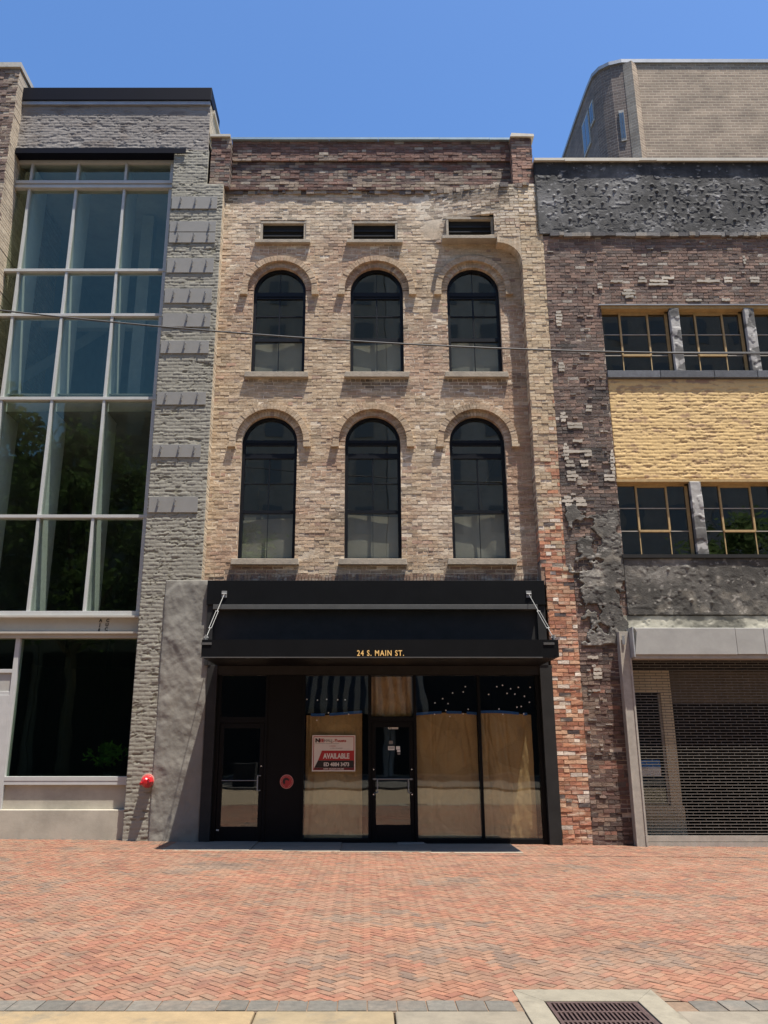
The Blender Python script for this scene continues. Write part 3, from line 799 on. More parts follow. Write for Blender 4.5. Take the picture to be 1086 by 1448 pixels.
# shopfront frame members (Y .02 - .16), glass at .10
F0, F1 = .03, .17
sf = MB()
sf.box(-2.80, 3.35, F0 - .03, F1, 2.99, 3.169)                     # head
sf.box(-2.80, -2.72, F0, F1, -.02, 2.99); sf.box(-1.87, -1.83, F0, F1, -.02, 2.99)
sf.box(-1.16, -1.12, F0, F1, -.02, 2.99); sf.box(.075, .13, F0, F1, -.02, 2.99)
sf.box(.93, .985, F0, F1, -.02, 2.99); sf.box(2.155, 2.205, F0, F1, -.02, 2.99); sf.box(3.27, 3.35, F0, F1, -.06, 2.99)
sf.box(-2.72, -1.87, F0, F1, 2.11, 2.22); sf.box(.13, .93, F0, F1, 2.13, 2.22)
for a, b in ((-1.12, .075), (.985, 2.155), (2.205, 3.27)): sf.box(a, b, F0, F1, -.06, .065)
sf.build('shopfront_frame', M['black'], bk, bevel=.003)
boxpart('black_panel', M['black'], bk, (-1.83, -1.16, .05, F1, -.02, 2.99))
# windows
def shop_window(a, b, z0, z1):
    w = MB(); w.box(a, b, .098, .104, z0, z1); return w.build('display_window', M['glassshop'], bk)
dw = [shop_window(-1.12, .075, .065, 2.99), shop_window(.985, 2.155, .065, 2.99), shop_window(2.205, 3.27, .065, 2.99)]
tr1 = MB().box(-2.72, -1.87, .098, .104, 2.22, 2.99).build('transom_window', M['glassshop'], bk)
tr2 = MB().box(.13, .93, .098, .104, 2.22, 2.99).build('transom_window', M['glassshop'], bk)
# white dots on the dark upper glass
def px(x, y, Y):
    f_ = 1150.; th = math.atan(330 / 1150); u = (x - 515) / f_; v = (724 - y) / f_
    dy = math.cos(th) - v * math.sin(th); dz = math.sin(th) + v * math.cos(th); t = (15.8 + Y) / dy
    return t * u, 1.7 + t * dz
dots = [(434, 989), (449, 990), (462, 989), (477.5, 989.5), (488, 989.5), (464.5, 1008), (493, 1010), (448, 1018.5)]
for (x, y) in dots:
    a, b = px(x, y, .1); MB().lathe_y(a, b, [(.094, .0125), (.0975, .0125)], 10).build('white_dot', M['white'], dw[0])
for (x, y) in [(658, 971), (640, 980), (655, 978.5), (626, 988), (615, 994), (633.5, 995), (630.5, 1004.5), (662, 1003), (655, 1009.5), (614.5, 1010), (636, 1013)]:
    a, b = px(x, y, .1); MB().lathe_y(a, b, [(.094, .0125), (.0975, .0125)], 10).build('white_dot', M['white'], dw[1])
for (x, y) in [(702.5, 971), (710.5, 969), (722, 974), (733, 972), (749.5, 972), (691, 982), (717, 980.5), (728, 981.5), (741.5, 984.5), (748.5, 993), (731, 1000), (737, 999), (705.5, 1002.5), (711, 1010), (740.5, 1009.5)]:
    a, b = px(x, y, .1); MB().lathe_y(a, b, [(.094, .0125), (.0975, .0125)], 10).build('white_dot', M['white'], dw[2])

def shop_door(a, b, z1, low, push):
    m = MB(); y0, y1 = .05, .13; st = .085
    m.box(a + .006, a + st, y0, y1, .02, z1 - .006); m.box(b - st, b - .006, y0, y1, .02, z1 - .006)
    m.box(a + st, b - st, y0, y1, z1 - .1, z1 - .006); m.box(a + st, b - st, y0, y1, .02, low)
    d = m.build('shop_door', M['black'], bk, bevel=.004)
    MB().box(a + st, b - st, .088, .094, low, z1 - .1).build('pane', M['glassshop'], d)
    h = MB()
    if push:
        h.tube((a + .03, .015, 1.10), (b - .03, .015, 1.10), .013); h.box(a + .05, a + .08, .0, .05, 1.085, 1.115); h.box(b - .08, b - .05, .0, .05, 1.085, 1.115)
        for xx in (a + .115, b - .115):
            h.tube((xx, -.01, .86), (xx, -.01, 1.10), .010); h.tube((xx, -.01, .86), (xx + (.05 if xx > .5 else -.05), .05, .86), .009)
    else:
        h.tube((b - .10, -.0, .90), (b - .10, -.0, 1.16), .012); h.tube((b - .10, -.0, .90), (b - .05, .05, .90), .010); h.tube((b - .10, -.0, 1.16), (b - .05, .05, 1.16), .010)
        h.tube((a + .085, .02, 1.075), (b - .085, .02, 1.075), .007)
    h.build('handle', M['rodsteel'], d)
    l = MB()
    for zz in ((1.27, .83) if push else (1.33, )):
        l.lathe_y(a + .045 if push else b - .045, zz, [(.042, .012), (.05, .016)], 10); 
        if push: l.lathe_y(b - .045, zz, [(.042, .012), (.05, .016)], 10)
    l.build('door_lock', M['chrome'], d)
    if not push:
        MB().box(a + .02, a + .07, .044, .05, .205, .225).build('hinge_label', M['white'], d)
    return d
d1 = shop_door(-2.72, -1.87, 2.11, .27, False)
d2 = shop_door(.13, .93, 2.13, .30, True)
# stickers on the middle door: a small plate reading "d" beside lines, and notes
def sticker(x0, y0, x1, y1, mat='white'):
    a, zb = px(x0, y0, .085); b, za = px(x1, y1, .085)
    return MB().box(a, b, .083, .087, za, zb).build('sticker', M[mat], d2)
s = sticker(553.5, 1025.5, 563, 1031); 
a, z = px(550.5, 1031, .085); text_part('sticker_lettering', 'd', a, .084, z, .07, M['white'], d2, sx=1.1, bold=.002)
for k in range(3):
    a, zb = px(554.2, 1026.6 + 1.5 * k, .082); b, za = px(562.4, 1027.2 + 1.5 * k, .082); MB().box(a, b, .080, .082, za, zb).build('print', M['signgrey'], s)
s = sticker(548.7, 1055.2, 558, 1060.8)
for k in range(2):
    a, zb = px(549.5, 1056.4 + 1.9 * k, .082); b, za = px(557.3, 1057.2 + 1.9 * k, .082); MB().box(a, b, .080, .082, za, zb).build('print', M['signgrey'], s)
sticker(560, 1055.2, 565.6, 1060); sticker(561.5, 1060.3, 566, 1063.5); sticker(562, 1064.6, 566, 1067.2, 'signgrey'); sticker(550, 1047.5, 555.5, 1052.2, 'signgrey')

# interior of the shop and of the upper floors, closed boxes behind the openings
def room(name, x0, x1, y0, y1, z0, z1, mat, parent):
    m = MB()
    m.face([(x0, y1, z0), (x1, y1, z0), (x1, y1, z1), (x0, y1, z1)])
    m.face([(x0, y0, z0), (x0, y1, z0), (x0, y1, z1), (x0, y0, z1)]); m.face([(x1, y1, z0), (x1, y0, z0), (x1, y0, z1), (x1, y1, z1)])
    m.face([(x0, y0, z0), (x1, y0, z0), (x1, y1, z0), (x0, y1, z0)]); m.face([(x0, y0, z1), (x0, y1, z1), (x1, y1, z1), (x1, y0, z1)])
    return m.build(name, mat, parent)
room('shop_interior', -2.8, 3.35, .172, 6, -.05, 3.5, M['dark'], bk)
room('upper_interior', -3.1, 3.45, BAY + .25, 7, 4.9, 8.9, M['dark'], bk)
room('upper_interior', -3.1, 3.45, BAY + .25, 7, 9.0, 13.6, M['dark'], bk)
boxpart('roof', M['asphalt'], bk, (-3.2, 3.95, BAY + .45, 14, 14.5, 14.6))  # unseen roof slab, added to keep the sun out of the rooms
boxpart('rear_wall', M['concrete'], bk, (-3.2, 3.95, 14, 14.2, -.1, 14.6))  # unseen back wall, added to shut out the sun

# red round badge on the black panel
bg = empty('round_badge', (-1.43, .04, 1.05), 'small round red emblem plate on the black panel left of the AVAILABLE sign', 'emblem')
MB().lathe_y(-1.435, 1.055, [(.034, .118), (.036, .124), (.049, .126)], 32).build('rim', M['badgerim'], bg)
MB().lathe_y(-1.435, 1.055, [(.030, .110), (.033, .110)], 32).build('face', M['badge'], bg)
hm = MB(); hm.prism_y(arc(-1.445, 1.06, .062, math.radians(20), math.radians(235), 16) + arc(-1.435, 1.055, .03, math.radians(235), math.radians(20), 12), .0265, .0295)
hm.build('helmet_mark', M['signdark'], bg)
mk = MB()
for i in range(22):
    if i in (16, 17): continue
    t = 2 * math.pi * i / 22
    mk.prism_y([(-1.435 + (.09 + dr) * math.cos(t + da), 1.055 + (.09 + dr) * math.sin(t + da)) for dr, da in ((-.008, -.06), (.008, -.06), (.008, .06), (-.008, .06))], .027, .0295)
mk.build('rim_lettering', M['badgerim'], bg)

# AVAILABLE sign
sg = empty('estate_sign', (-.57, .08, 1.24), 'red white and black AVAILABLE sign on the papered shop window', 'sign')
sx0, sx1, sz0, sz1 = -.975, -.165, 1.235, 1.885; SY = .078
boxpart('board', M['signwhite'], sg, (sx0, sx1, SY, .092, sz0, sz1))
boxpart('border', M['signred'], sg, (sx0 + .022, sx1 - .022, SY - .0015, SY, sz1 - .034, sz1 - .022), (sx0 + .022, sx0 + .034, SY - .0015, SY, sz0 + .022, sz1 - .034), (sx1 - .034, sx1 - .022, SY - .0015, SY, sz0 + .022, sz1 - .034))
def SP(u, v): return sx0 + (sx1 - sx0) * u, sz1 + (sz0 - sz1) * v
def spoly(name, pts, mat, y=SY - .002): MB().prism_y([SP(u, v) for u, v in pts], y - .001, y).build(name, M[mat], sg)
spoly('red_band', [(.14, .70), (.965, .70), (.965, .43), (.225, .43)], 'signred')
spoly('black_band', [(.055, .90), (.965, .90), (.965, .702), (.138, .702)], 'signdark')
spoly('maroon_band', [(.04, .965), (.965, .965), (.965, .902), (.05, .902)], 'signmaroon')
def stext(s, u, v, h, mat, bold=.002, sx=1.0, al='LEFT', name='lettering'):
    x, z = SP(u, v); return text_part(name, s, x, SY - .004, z, h, M[mat], sg, align=al, bold=bold, sx=sx, depth=.001)
stext('AVAILABLE', .56, .645, .088, 'signwhite', .005, .78, 'CENTER')
stext('ED 4884 3473', .565, .855, .062, 'signwhite', .003, .92, 'CENTER')
stext('WWW  MALALIHFI & MALIMIE', .50, .95, .024, 'signwhite', .0012, .82, 'CENTER')
stext('N', .07, .195, .065, 'signdark', .006, 1.2); stext('EE', .165, .195, .06, 'signred', .003, 1.0); stext('HALJ', .27, .19, .05, 'signgrey', .001, 1.0)
stext('Tuusts', .52, .19, .05, 'signred', .002, 1.1)
spoly('swash', [(.44, .215), (.47, .205), (.55, .145), (.545, .14)], 'signred')
spoly('rule', [(.07, .24), (.62, .24), (.62, .232), (.07, .232)], 'signgrey')
stext('a louisia', .40, .315, .022, 'signred', .0, 1.1); stext('a thlisi  al rsattilith', .42, .375, .018, 'signgrey', .0, 1.2)

# kraft paper taped inside the glass
def paper(label, a, b, z0, z1, seed, tape=True, stripes=False):
    r = random.Random(seed); n, m_ = 70, 80; V = []
    ks = [(r.uniform(0, 1), r.uniform(.010, .04), r.uniform(-.02, .028), r.uniform(-.2, .2)) for _ in range(8)]
    cr = [(r.uniform(.1, .9), r.uniform(.55, 1.0), r.uniform(.15, .45), r.uniform(-1, 1)) for _ in range(6)]
    for j in range(m_ + 1):
        v = j / m_
        for i in range(n + 1):
            u = i / n
            y = .165 + .010 * math.sin(5 * u + seed) * v
            for c, w, amp, sl in ks: y += amp * math.exp(-((u - c - sl * (1 - v)) / w) ** 2) * (.35 + .65 * v)
            for c, t, ln, sl in cr:
                d = (u - c) - sl * .6 * (v - t)
                y += .020 * math.exp(-(d / .018) ** 2) * math.exp(-((v - t) / ln) ** 2)
            y += .03 * (n2(u * 5, v * 6, seed) - .5) + .06 * abs(n2(u * 6 + v * 2, v * 5, seed + 9) - .5) + .012 * (n2(u * 14, v * 15, seed + 3) - .5)
            if stripes: y += .016 * math.sin(u * 44)
            zt = z1 - (.03 * math.sin(u * 3.1 + seed) if not stripes else 0)
            V.append((a + (b - a) * u, max(.112, y), z0 + (zt - z0) * v))
    F = [(q, q + 1, q + n + 2, q + n + 1) for j in range(m_) for q in range(j * (n + 1), j * (n + 1) + n)]
    o = link_mesh('paper_sheet', V, F, None, M['paper'], None, smooth=True)
    tag(o, label, 'paper', 'brown paper sheets covering the shop glass')
    if tape:
        t = MB(); tz = lambda u: z1 - .03 * math.sin(u * 3.1 + seed)
        for i in range(12):
            u0, u1 = i / 12, (i + 1) / 12
            if r.random() < .25 and i not in (1, 10): continue
            t.face([(a + (b - a) * u0, .108, tz(u0) - .02), (a + (b - a) * u1, .108, tz(u1) - .02), (a + (b - a) * u1, .108, tz(u1) + .03), (a + (b - a) * u0, .108, tz(u0) + .03)])
        t.build('tape', M['tape'], o)
    return o
paper('brown paper sheet behind the AVAILABLE sign', -1.10, -.04, .075, 2.28, 1)
paper('ribbed brown paper filling the small transom above the middle door', .14, .92, 2.23, 2.975, 2, False, True)
paper('wrinkled brown paper sheet in the window right beside the middle door', .99, 2.14, .075, 2.27, 3)
paper('brown paper sheet in the rightmost shop window beside the pilaster', 2.21, 3.18, .075, 2.28, 4)

# threshold plate
tp = MB(); tp.box(.60, 1.08, -.19, .02, -.02, .016); tag(tp.build('threshold_plate', M['plate']), 'thin grey metal plate on the ground at the middle door', 'plate')

# ------------------------------------------------------------------ glass building (left)
gb = empty('glass_front_building', (-6, 3, 0), 'grey painted masonry building with a tall gridded glass front beside the arched brick one', 'building')
GC = .25
def gray_col(X, Z, h):
    t = sstep(1.0, 13.0, Z) ; n = fbm(X * 1.2, Z * .8, 77)
    g1 = .235 + .03 * (n - .5) * 2
    d = (fbm(X * 7, Z * 9, 55, 3) > .66) * .04 + .30 * np.clip(gcrack(X, Z), 0, 1)
    return g1 + .025 - d * .3, g1 * .98 + .016 - d * .3, g1 * .88 - .006 - d * .3
def gcrack(X, Z):
    return (1 - sstep(.006, .016, np.abs(fbm(X * 3.2, Z * 8, 27, 3) - .5))) * sstep(.42, .6, vn(X * 2.3, Z * 2.0, 28)) + .8 * sstep(.68, .71, fbm(X * 5, Z * 15, 29, 3))
def prot_gray(X, Z):
    h, e, rr = ragged_brick(X, Z, .22, .0765, .026, 3, .014, .014)
    h = (h * (.45 + .5 * fbm(X * 2, Z * 2, 8)) + .010 * (fbm(X * 9, Z * 16, 23) - .5) + .004 * (fbm(X * 30, Z * 34, 24, 2) - .5)) * .55 - .010 * gcrack(X, Z)
    return h
def pier_edge(X, Z):
    # right edge: shared with the brick building
    return X
heightfield('painted_pier', -4.39, -3.215, 4.80, 14.03, .016, 0.0, prot_gray, gray_col, M['paintwall'], gb)
heightfield('painted_pier', -4.39, -3.60, 14.03, 14.94, .016, 0.0, prot_gray, gray_col, M['paintwall'], gb)
heightfield('painted_pier', -4.39, -3.90, -.03, 4.80, .016, 0.0, prot_gray, gray_col, M['paintwall'], gb)
def par_col(X, Z, h):
    n = fbm(X * .8, Z * 2.5, 78); g1 = .215 + .05 * (n - .5) * 2
    d = sstep(.62, .72, fbm(X * 2.5, Z * 6, 59))
    return g1 - .05 * d + .01, g1 * .95 - .055 * d, g1 * .86 - .055 * d
heightfield('parapet_wall', -8.3, -3.62, 14.94, 16.22, .018, 0.0, prot_gray, par_col, M['paintwall'], gb)
boxpart('wall_core', M['concrete'], gb, (-8.3, -3.63, .05, .9, 14.95, 16.2), (-4.38, -3.27, .05, .6, -.05, 14.03), (-4.38, -3.63, .05, .6, 14.03, 14.95))
# unpainted brick return facing the neighbour
rt = MB()
def c_ret(x, z, r): return mul(r.choice([(.52, .42, .29), (.47, .37, .25), (.55, .46, .33)]), r.uniform(.85, 1.1))
for k in range(int((14.04 - 4.8) / .0765)):
    z = 4.8 + k * .0765; rt.box(-3.26, -3.212 + rng.uniform(-.003, .004), .015, BAY + .05, z + .005, z + .0765 - .005, c_ret(0, z, rng))
rt.build('brick_return', M['brick'], gb)
rt = MB()
for k in range(int((16.2 - 15.45) / .0765) + 1):
    z = 15.45 + k * .0765; rt.box(-3.7, -3.612 + rng.uniform(-.003, .004), .01, 3.0, z + .005, z + .0765 - .005, mul((.42, .36, .27), rng.uniform(.85, 1.1)))
rt.build('brick_return', M['brick'], gb)
boxpart('coping', M['fasciablk'], gb, (-8.3, -3.60, -.08, 1.0, 16.30, 16.66), bevel=.01)
boxpart('coping_flashing', M['coping'], gb, (-8.3, -3.63, -.05, .2, 16.20, 16.30))
boxpart('coping', M['copingcream'], gb, (-3.66, -3.57, .25, 3.0, 16.22, 16.30))
boxpart('head_fascia', M['fasciablk'], gb, (-8.3, -4.40, -.06, GC + .1, 14.83, 14.97), (-4.40, -4.12, -.055, -.03, 14.83, 14.965))
# stucco patch on the lower pier
def st_prot(X, Z):
    n = fbm(X * 2.2, Z * 1.6, 91, 5); top = sstep(4.72, 4.86 , Z - .0 + .25 * sstep(-3.62, -3.95, X))
    edge = sstep(-3.97, -3.85, X + .05 * (fbm(Z * 2, Z * 0 + 3, 7) - .5))
    return (.03 + .075 * (n - .5) + .024 * (fbm(X * 8, Z * 6, 92) - .5)) * (.25 + .75 * edge) * (1 - .8 * top)
def st_col(X, Z, h):
    n = fbm(X * 1.5, Z * 1.1, 93); k = .19 + .07 * (n - .5)
    return k * 1.06, k * 1.0, k * .86
heightfield('stucco_patch', -3.91, -2.995, -.04, 4.83, .02, -.005, st_prot, st_col, M['stucco'], gb)
# mounting plates
PL = [(13.36, 13.68), (12.76, 13.03), (12.48, 12.74), (11.72, 12.08), (10.97, 11.32), (10.39, 10.71), (9.76, 10.06), (8.57, 8.86), (7.40, 7.68), (6.22, 6.55)]
PLX = [(-4.36, -3.33)] * 10
for i, ((za, zb), (xa, xb)) in enumerate(zip(PL, PLX)):
    xb = -3.33 - .04 * (i > 7); m = MB(); m.box(xa, xb, -.026, -.004, za, zb); p = m.build('mounting_plate', M['plate'], gb, bevel=.003)
    for k in range(3):
        x = xa + (xb - xa) * (.17 + .33 * k) + .02 + rng.uniform(-.03, .03); bt = MB(); zz = za + (zb - za) * rng.uniform(.62, .78)
        if rng.random() < .12: continue
        bt.tube((x, -.03, zz), (x + .005, -.07, zz + .01), .018, 8); bt.tube((x + .005, -.068, zz + .03), (x, -.055, zz - .08), .015, 8, r1=.011)
        bt.tube((x, -.03, zz - .10), (x, -.06, zz - .10), .013, 8)
        bt.build('bolt', M['bolt'], p)
# curtain wall
fr = MB(); MX = [-8.3, -7.74, -6.66, -5.545, -4.455]; ZR = [14.76, 14.14, 11.92, 10.80, 8.81, 6.20, 4.19]
for x in MX[1:4]: fr.box(x - .028, x + .028, GC - .05, GC + .16, 4.19, 14.80)
fr.box(MX[4] - .06, MX[4] + .07, GC - .05, GC + .16, 4.19, 14.80)
def rail(z0, z1, d=.0): fr.box(-8.3, -4.39, GC - .064 - d, GC + .14, z0, z1)
rail(14.76, 14.84); rail(14.18, 14.26, .03); rail(14.06, 14.13, .03); rail(14.13, 14.18)
for z in (11.92, 10.80, 8.81, 6.20): rail(z - .033, z + .033)
rail(4.155, 4.25, .015)
fw = fr.build('curtain_wall_frame', M['alu'], gb, bevel=.004)
zz = [14.76, 14.26]; bounds = [(14.26, 14.76), (11.96, 14.06), (10.84, 11.88), (8.85, 10.76), (6.24, 8.77), (4.25, 6.16)]
for a, b in zip(MX[:-1], MX[1:]):
    for za, zb in bounds:
        t = rng.uniform(-.0025, .0025); u = rng.uniform(-.0025, .0025); w = (b - a) / 2 - .036
        m = MB(); m.face([(a + .03, GC + .02 - t * w, za), (b - .03, GC + .02 + t * w, za), (b - .03, GC + .02 + t * w + u, zb), (a + .03, GC + .02 - t * w + u, zb)]); m.build('glass_pane', M['glassteal'], gb)
# steel channel beam with stencilled marks
bm = boxpart('channel_beam', M['beam'], gb, (-8.6, -4.40, GC - .03, GC + .3, 3.83, 4.15), (-8.6, -4.40, GC - .15, GC - .03, 4.115, 4.152), (-8.6, -4.40, GC - .15, GC - .03, 3.80, 3.838), (-8.6, -4.40, GC - .10, GC + .2, 3.72, 3.80))
for x, ss_ in ((-5.20, 'AJg'), (-5.06, 'CUC')):
    for k, ch in enumerate(ss_): text_part('stencil_mark', ch, x - .008 * k, GC - .034, 4.04 - .085 * k, .06, M['signdark'], bm, bold=.003)
# ground floor glass
gf = MB(); gf.box(-6.82, -6.73, GC - .06, GC + .14, .06, 3.72); gf.box(-6.73, -4.40, GC - .06, GC + .14, 1.06, 1.14); gf.box(-6.73, -4.40, GC - .055, GC + .12, .99, 1.06)
gf.box(-8.6, -6.82, GC - .06, GC + .14, 3.05, 3.12); gf.box(-8.6, -6.82, GC - .05, GC + .12, 2.63, 2.70); gf.box(-7.06, -6.82, GC - .06, GC + .12, .05, 2.63); gf.box(-8.6, -7.06, GC - .06, GC + .12, 2.40, 2.63)
gf.build('shop_window_frame', M['alu'], gb, bevel=.004)
boxpart('spandrel_panel', M['hood'], gb, (-8.6, -6.82, GC - .03, GC + .1, 2.70, 3.05))
MB().box(-6.73, -4.42, GC + .02, GC + .03, 1.14, 3.72).build('glass_pane', M['glassteal'], gb)
MB().box(-8.6, -6.82, GC + .02, GC + .03, 3.12, 3.72).build('glass_pane', M['glassteal'], gb)
MB().box(-8.6, -7.06, GC + .02, GC + .03, .3, 2.40).build('door_glass', M['glassteal'], gb)
MB().box(-8.6, -7.06, GC - .02, GC + .06, .03, .3).build('door_rail', M['alu'], gb)
for x in (-5.86, -5.02): MB().box(x - .012, x + .012, GC + .035, GC + .3, 1.14, 3.72).build('glass_fin', M['glassteal'], gb)
boxpart('base_wall', M['concrete'], gb, (-6.73, -4.392, GC - .0, GC + .3, .56, .99), bevel=.006)
boxpart('plinth', M['concrete'], gb, (-6.74, -4.392, GC - .13, GC + .3, -.05, .56), bevel=.014)
# interiors with floors and ceilings
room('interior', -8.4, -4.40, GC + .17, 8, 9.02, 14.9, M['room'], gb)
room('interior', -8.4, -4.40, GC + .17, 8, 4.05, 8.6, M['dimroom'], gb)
fn = MB()
for x in MX[1:4]: fn.box(x - .02, x + .02, GC + .165, GC + .85, 4.25, 14.75)
fn.build('inner_fin', M['fin'], gb)
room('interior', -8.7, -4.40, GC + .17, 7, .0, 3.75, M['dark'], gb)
m = MB()
m.face([(-8.3, .6, 9.1), (-5.2, 5, 14.8), (-5.2, 5.4, 14.8), (-8.3, 1.0, 9.1)]); m.box(-8.3, -4.45, 2.4, 2.6, 11.7, 12.0); m.box(-5.7, -5.4, 2.2, 2.5, 9.1, 14.8)
m.build('interior_beam', M['room'], gb)
boxpart('floor_slab', M['concrete'], gb, (-8.4, -4.45, GC + .25, 8, 8.62, 9.0))
boxpart('roof', M['asphalt'], gb, (-8.4, -3.25, .9, 12, 15.3, 15.45)); boxpart('rear_wall', M['concrete'], gb, (-8.4, -3.25, 12, 12.2, -.1, 15.45)); boxpart('side_wall', M['concrete'], gb, (-3.6, -3.25, .62, 12, -.1, 15.3))  # unseen shell, added to block sun from the floors inside

# fire connection
fd = empty('fire_hose_connection', (-4.0, 0, 1.07), 'red fire hose connection cap sticking out of the grey painted wall', 'fire connection')
MB().lathe_y(-3.99, 1.075, [(-.02, .125), (-.045, .125), (-.05, .11), (-.0501, .05)][::-1], 24).build('flange', M['badgerim'], fd)
m = MB().lathe_y(-3.985, 1.06, [(-.235, .012), (-.232, .045), (-.21, .075), (-.17, .098), (-.10, .112), (-.05, .105)], 8); m.build('cap', M['red'], fd, bevel=.008)
m = MB(); m.tube((-4.06, -.2, 1.04), (-4.06, -.245, 1.03), .026, 10); m.tube((-3.93, -.19, 1.10), (-3.93, -.235, 1.10), .022, 10); m.build('lug', M['red'], fd)
MB().lathe_y(-3.985, 1.06, [(-.05, .055), (.03, .055)], 14).build('stem', M['red'], fd)

# potted plant behind the ground floor glass
pp = empty('potted_plant', (-4.98, GC + .62, 1.0), 'leafy green potted plant behind the dark ground floor glass', 'plant')
MB().prism_z([(-4.98 + .12 * math.cos(t * .5236), GC + .62 + .12 * math.sin(t * .5236)) for t in range(12)], .0, 1.2).build('pot', M['dark'], pp)
m = MB()
for i in range(240):
    a = rng.uniform(0, 6.28); rr = abs(rng.gauss(0, .17)); h = 1.32 + rng.random() ** .7 * .45 * (1 - rr * 1.2)
    c = Vector((-4.98 + rr * math.cos(a) * 1.35, GC + .5 + rr * math.sin(a) * .8, h)); u = Vector((rng.gauss(0, 1), rng.gauss(0, 1), rng.gauss(0, .7))).normalized(); v = u.orthogonal().normalized()
    l = rng.uniform(.04, .09); w = l * .4
    if c.y < GC + .08: continue
    m.face([tuple(c - u * l), tuple(c + v * w), tuple(c + u * l), tuple(c - v * w)], mul((.12, .26, .03), rng.uniform(.6, 1.3)))
m.build('foliage', M['leaf'], pp)

# far-left neighbour sliver
ln = empty('brown_brick_building', (-9, 2, 0), 'brown brick corner of the taller building at the left edge of the photo', 'building')
wall = MB(); mort = MB()
def c_ln(x, z, r): return mul(r.choice([(.19, .125, .095), (.22, .15, .115), (.16, .105, .085), (.25, .19, .145)]), r.uniform(.8, 1.15))
bricks(wall, mort, -12.0, -8.06, 9.0, 16.95, lambda x, z: -.35, none, c_ln, lambda x, z: (.24, .2, .16), rnd=.007, jit=.006, depth=.1)
bricks(wall, mort, -12.0, -8.72, -.1, 9.0, lambda x, z: -.35, none, c_ln, lambda x, z: (.24, .2, .16), rnd=.007, jit=.006, depth=.1)
wall.build('wall', M['darkbrick'], ln); mort.build('mortar_bed', M['mortar'], ln)
m = MB()
for k in range(int((16.95 - 9) / .0765)):
    z = 9 + k * .0765; m.box(-8.3, -8.058 + rng.uniform(-.004, .004), -.345, 3.0, z + .005, z + .0715, mul((.46, .38, .28), rng.uniform(.85, 1.1)))
m.build('side_wall', M['brick'], ln)
boxpart('lower_wall', M['concrete'], ln, (-11.98, -8.73, -.30, .24, -.1, 9.0), (-11.98, -8.32, -.30, 3, 9.0, 16.9))
boxpart('coping', M['copingcream'], ln, (-12.0, -8.03, -.40, 3.05, 16.95, 17.08))
boxpart('rear_wall', M['concrete'], ln, (-12, -8.75, .25, 12, -.1, 9))

# ------------------------------------------------------------------ weathered building (right)
wb = empty('weathered_building', (7, 3, 0), 'soot blackened peeling building with a yellow panel and metal windows above a roll-down grille', 'building')
DK = [(.15, .098, .078), (.19, .118, .09), (.125, .088, .074), (.23, .15, .115), (.165, .122, .10)]
def c_wb(x, z, r):
    c = r.choice(DK)
    s = n2(x * .8, z * .9, 61); s2 = n2(x * 3, z * 3.2, 62)
    if x < 5.2 and z < 10:
        c = mix(c, r.choice([(.06, .054, .05), (.08, .07, .065), (.05, .046, .044)]), ss(.34, .56, s) * r.uniform(.45, 1))
    c = mix(c, r.choice([(.32, .205, .15), (.27, .175, .135)]), ss(.48, .70, s2) * r.uniform(.2, .8))
    if r.random() < .025: c = (.36, .32, .27)
    if z < 3.3: c = r.choice([(.10, .06, .048), (.075, .05, .042), (.13, .075, .058)]) if r.random() > .1 else (.26, .13, .09)
    if z < 3.3 and x < 4.5 and r.random() < .45 : c = mix(c, (.30, .22, .16), .5)
    return mul(c, r.uniform(.72, 1.22))
def m_wb(x, z):
    return mix((.09, .072, .06), (.42, .35, .275), ss(.30, .66, n2(x * 1.6, z * 1.8, 64)))
wall = MB(); mort = MB()
yw = lambda x, z: .012 * (n2(x * 1.2, z * 1.4, 66) - .5)
bricks(wall, mort, 4.0, 5.16, 5.1, 12.66, yw, none, c_wb, m_wb, rnd=.0028, jit=.0042, recess=.008, skip=.004, joint=.014)
bricks(wall, mort, 4.14, 5.14, -.1, 5.1, yw, none, c_wb, m_wb, rnd=.004, jit=.005, recess=.009, skip=.005)
bricks(wall, mort, 9.92, 11.0, -.1, 10.86, yw, none, c_wb, m_wb, rnd=.0028, jit=.0042, recess=.008, skip=.004, joint=.014)
bricks(wall, mort, 5.16, 11.0, 10.86, 12.66, yw, none, c_wb, m_wb, rnd=.0028, jit=.0042, recess=.008, skip=.004, joint=.014)
wall.build('wall', M['darkbrick'], wb); mort.build('mortar_bed', M['mortar'], wb)
# stucco coats
def stc(X, Z, h):
    n = fbm(X * 1.4, Z * 1.4, 101, 5); m2 = fbm(X * 5, Z * 5, 102, 4)
    hi = sstep(11.5, 12.0, Z)
    k = .062 + .075 * (n - .5) * 2 + .05 * (m2 - .5) + .07 * (fbm(X * 7, Z * .8, 109, 4) - .5) + .05 * sstep(.55, .8, n)
    k = k - .035 * sstep(14.0, 14.5, Z) + .10 * sstep(.735, .745, fbm(X * 6 + 9, Z * 10, 124, 3)) + .16 * sstep(.76, .77, fbm(X * 9, Z * 14, 106, 3))
    k = np.clip(k, .03, .4)
    return k * 1.02, k * 1.0, k * .97
def stc_warm(X, Z, h):
    a, b, c = stc(X, Z, h); w = sstep(.6, .75, fbm(X * 3, Z * 4, 107)) * .09 + .02
    return a * 1.05 + w, b + w * .88, c * .90 + w * .68
def dabs(x0, x1, z0, z1, sx, sz, seed, amp=.03, keep=.8):
    r = random.Random(seed); out = []; z = z0
    while z < z1:
        x = x0 + r.uniform(0, sx)
        while x < x1:
            if r.random() < keep: out.append((x + r.uniform(-.05, .05), z + r.uniform(-.03, .03), r.uniform(.020, .032), amp * r.uniform(.5, 1.2)))
            x += sx
        z += sz
    return out
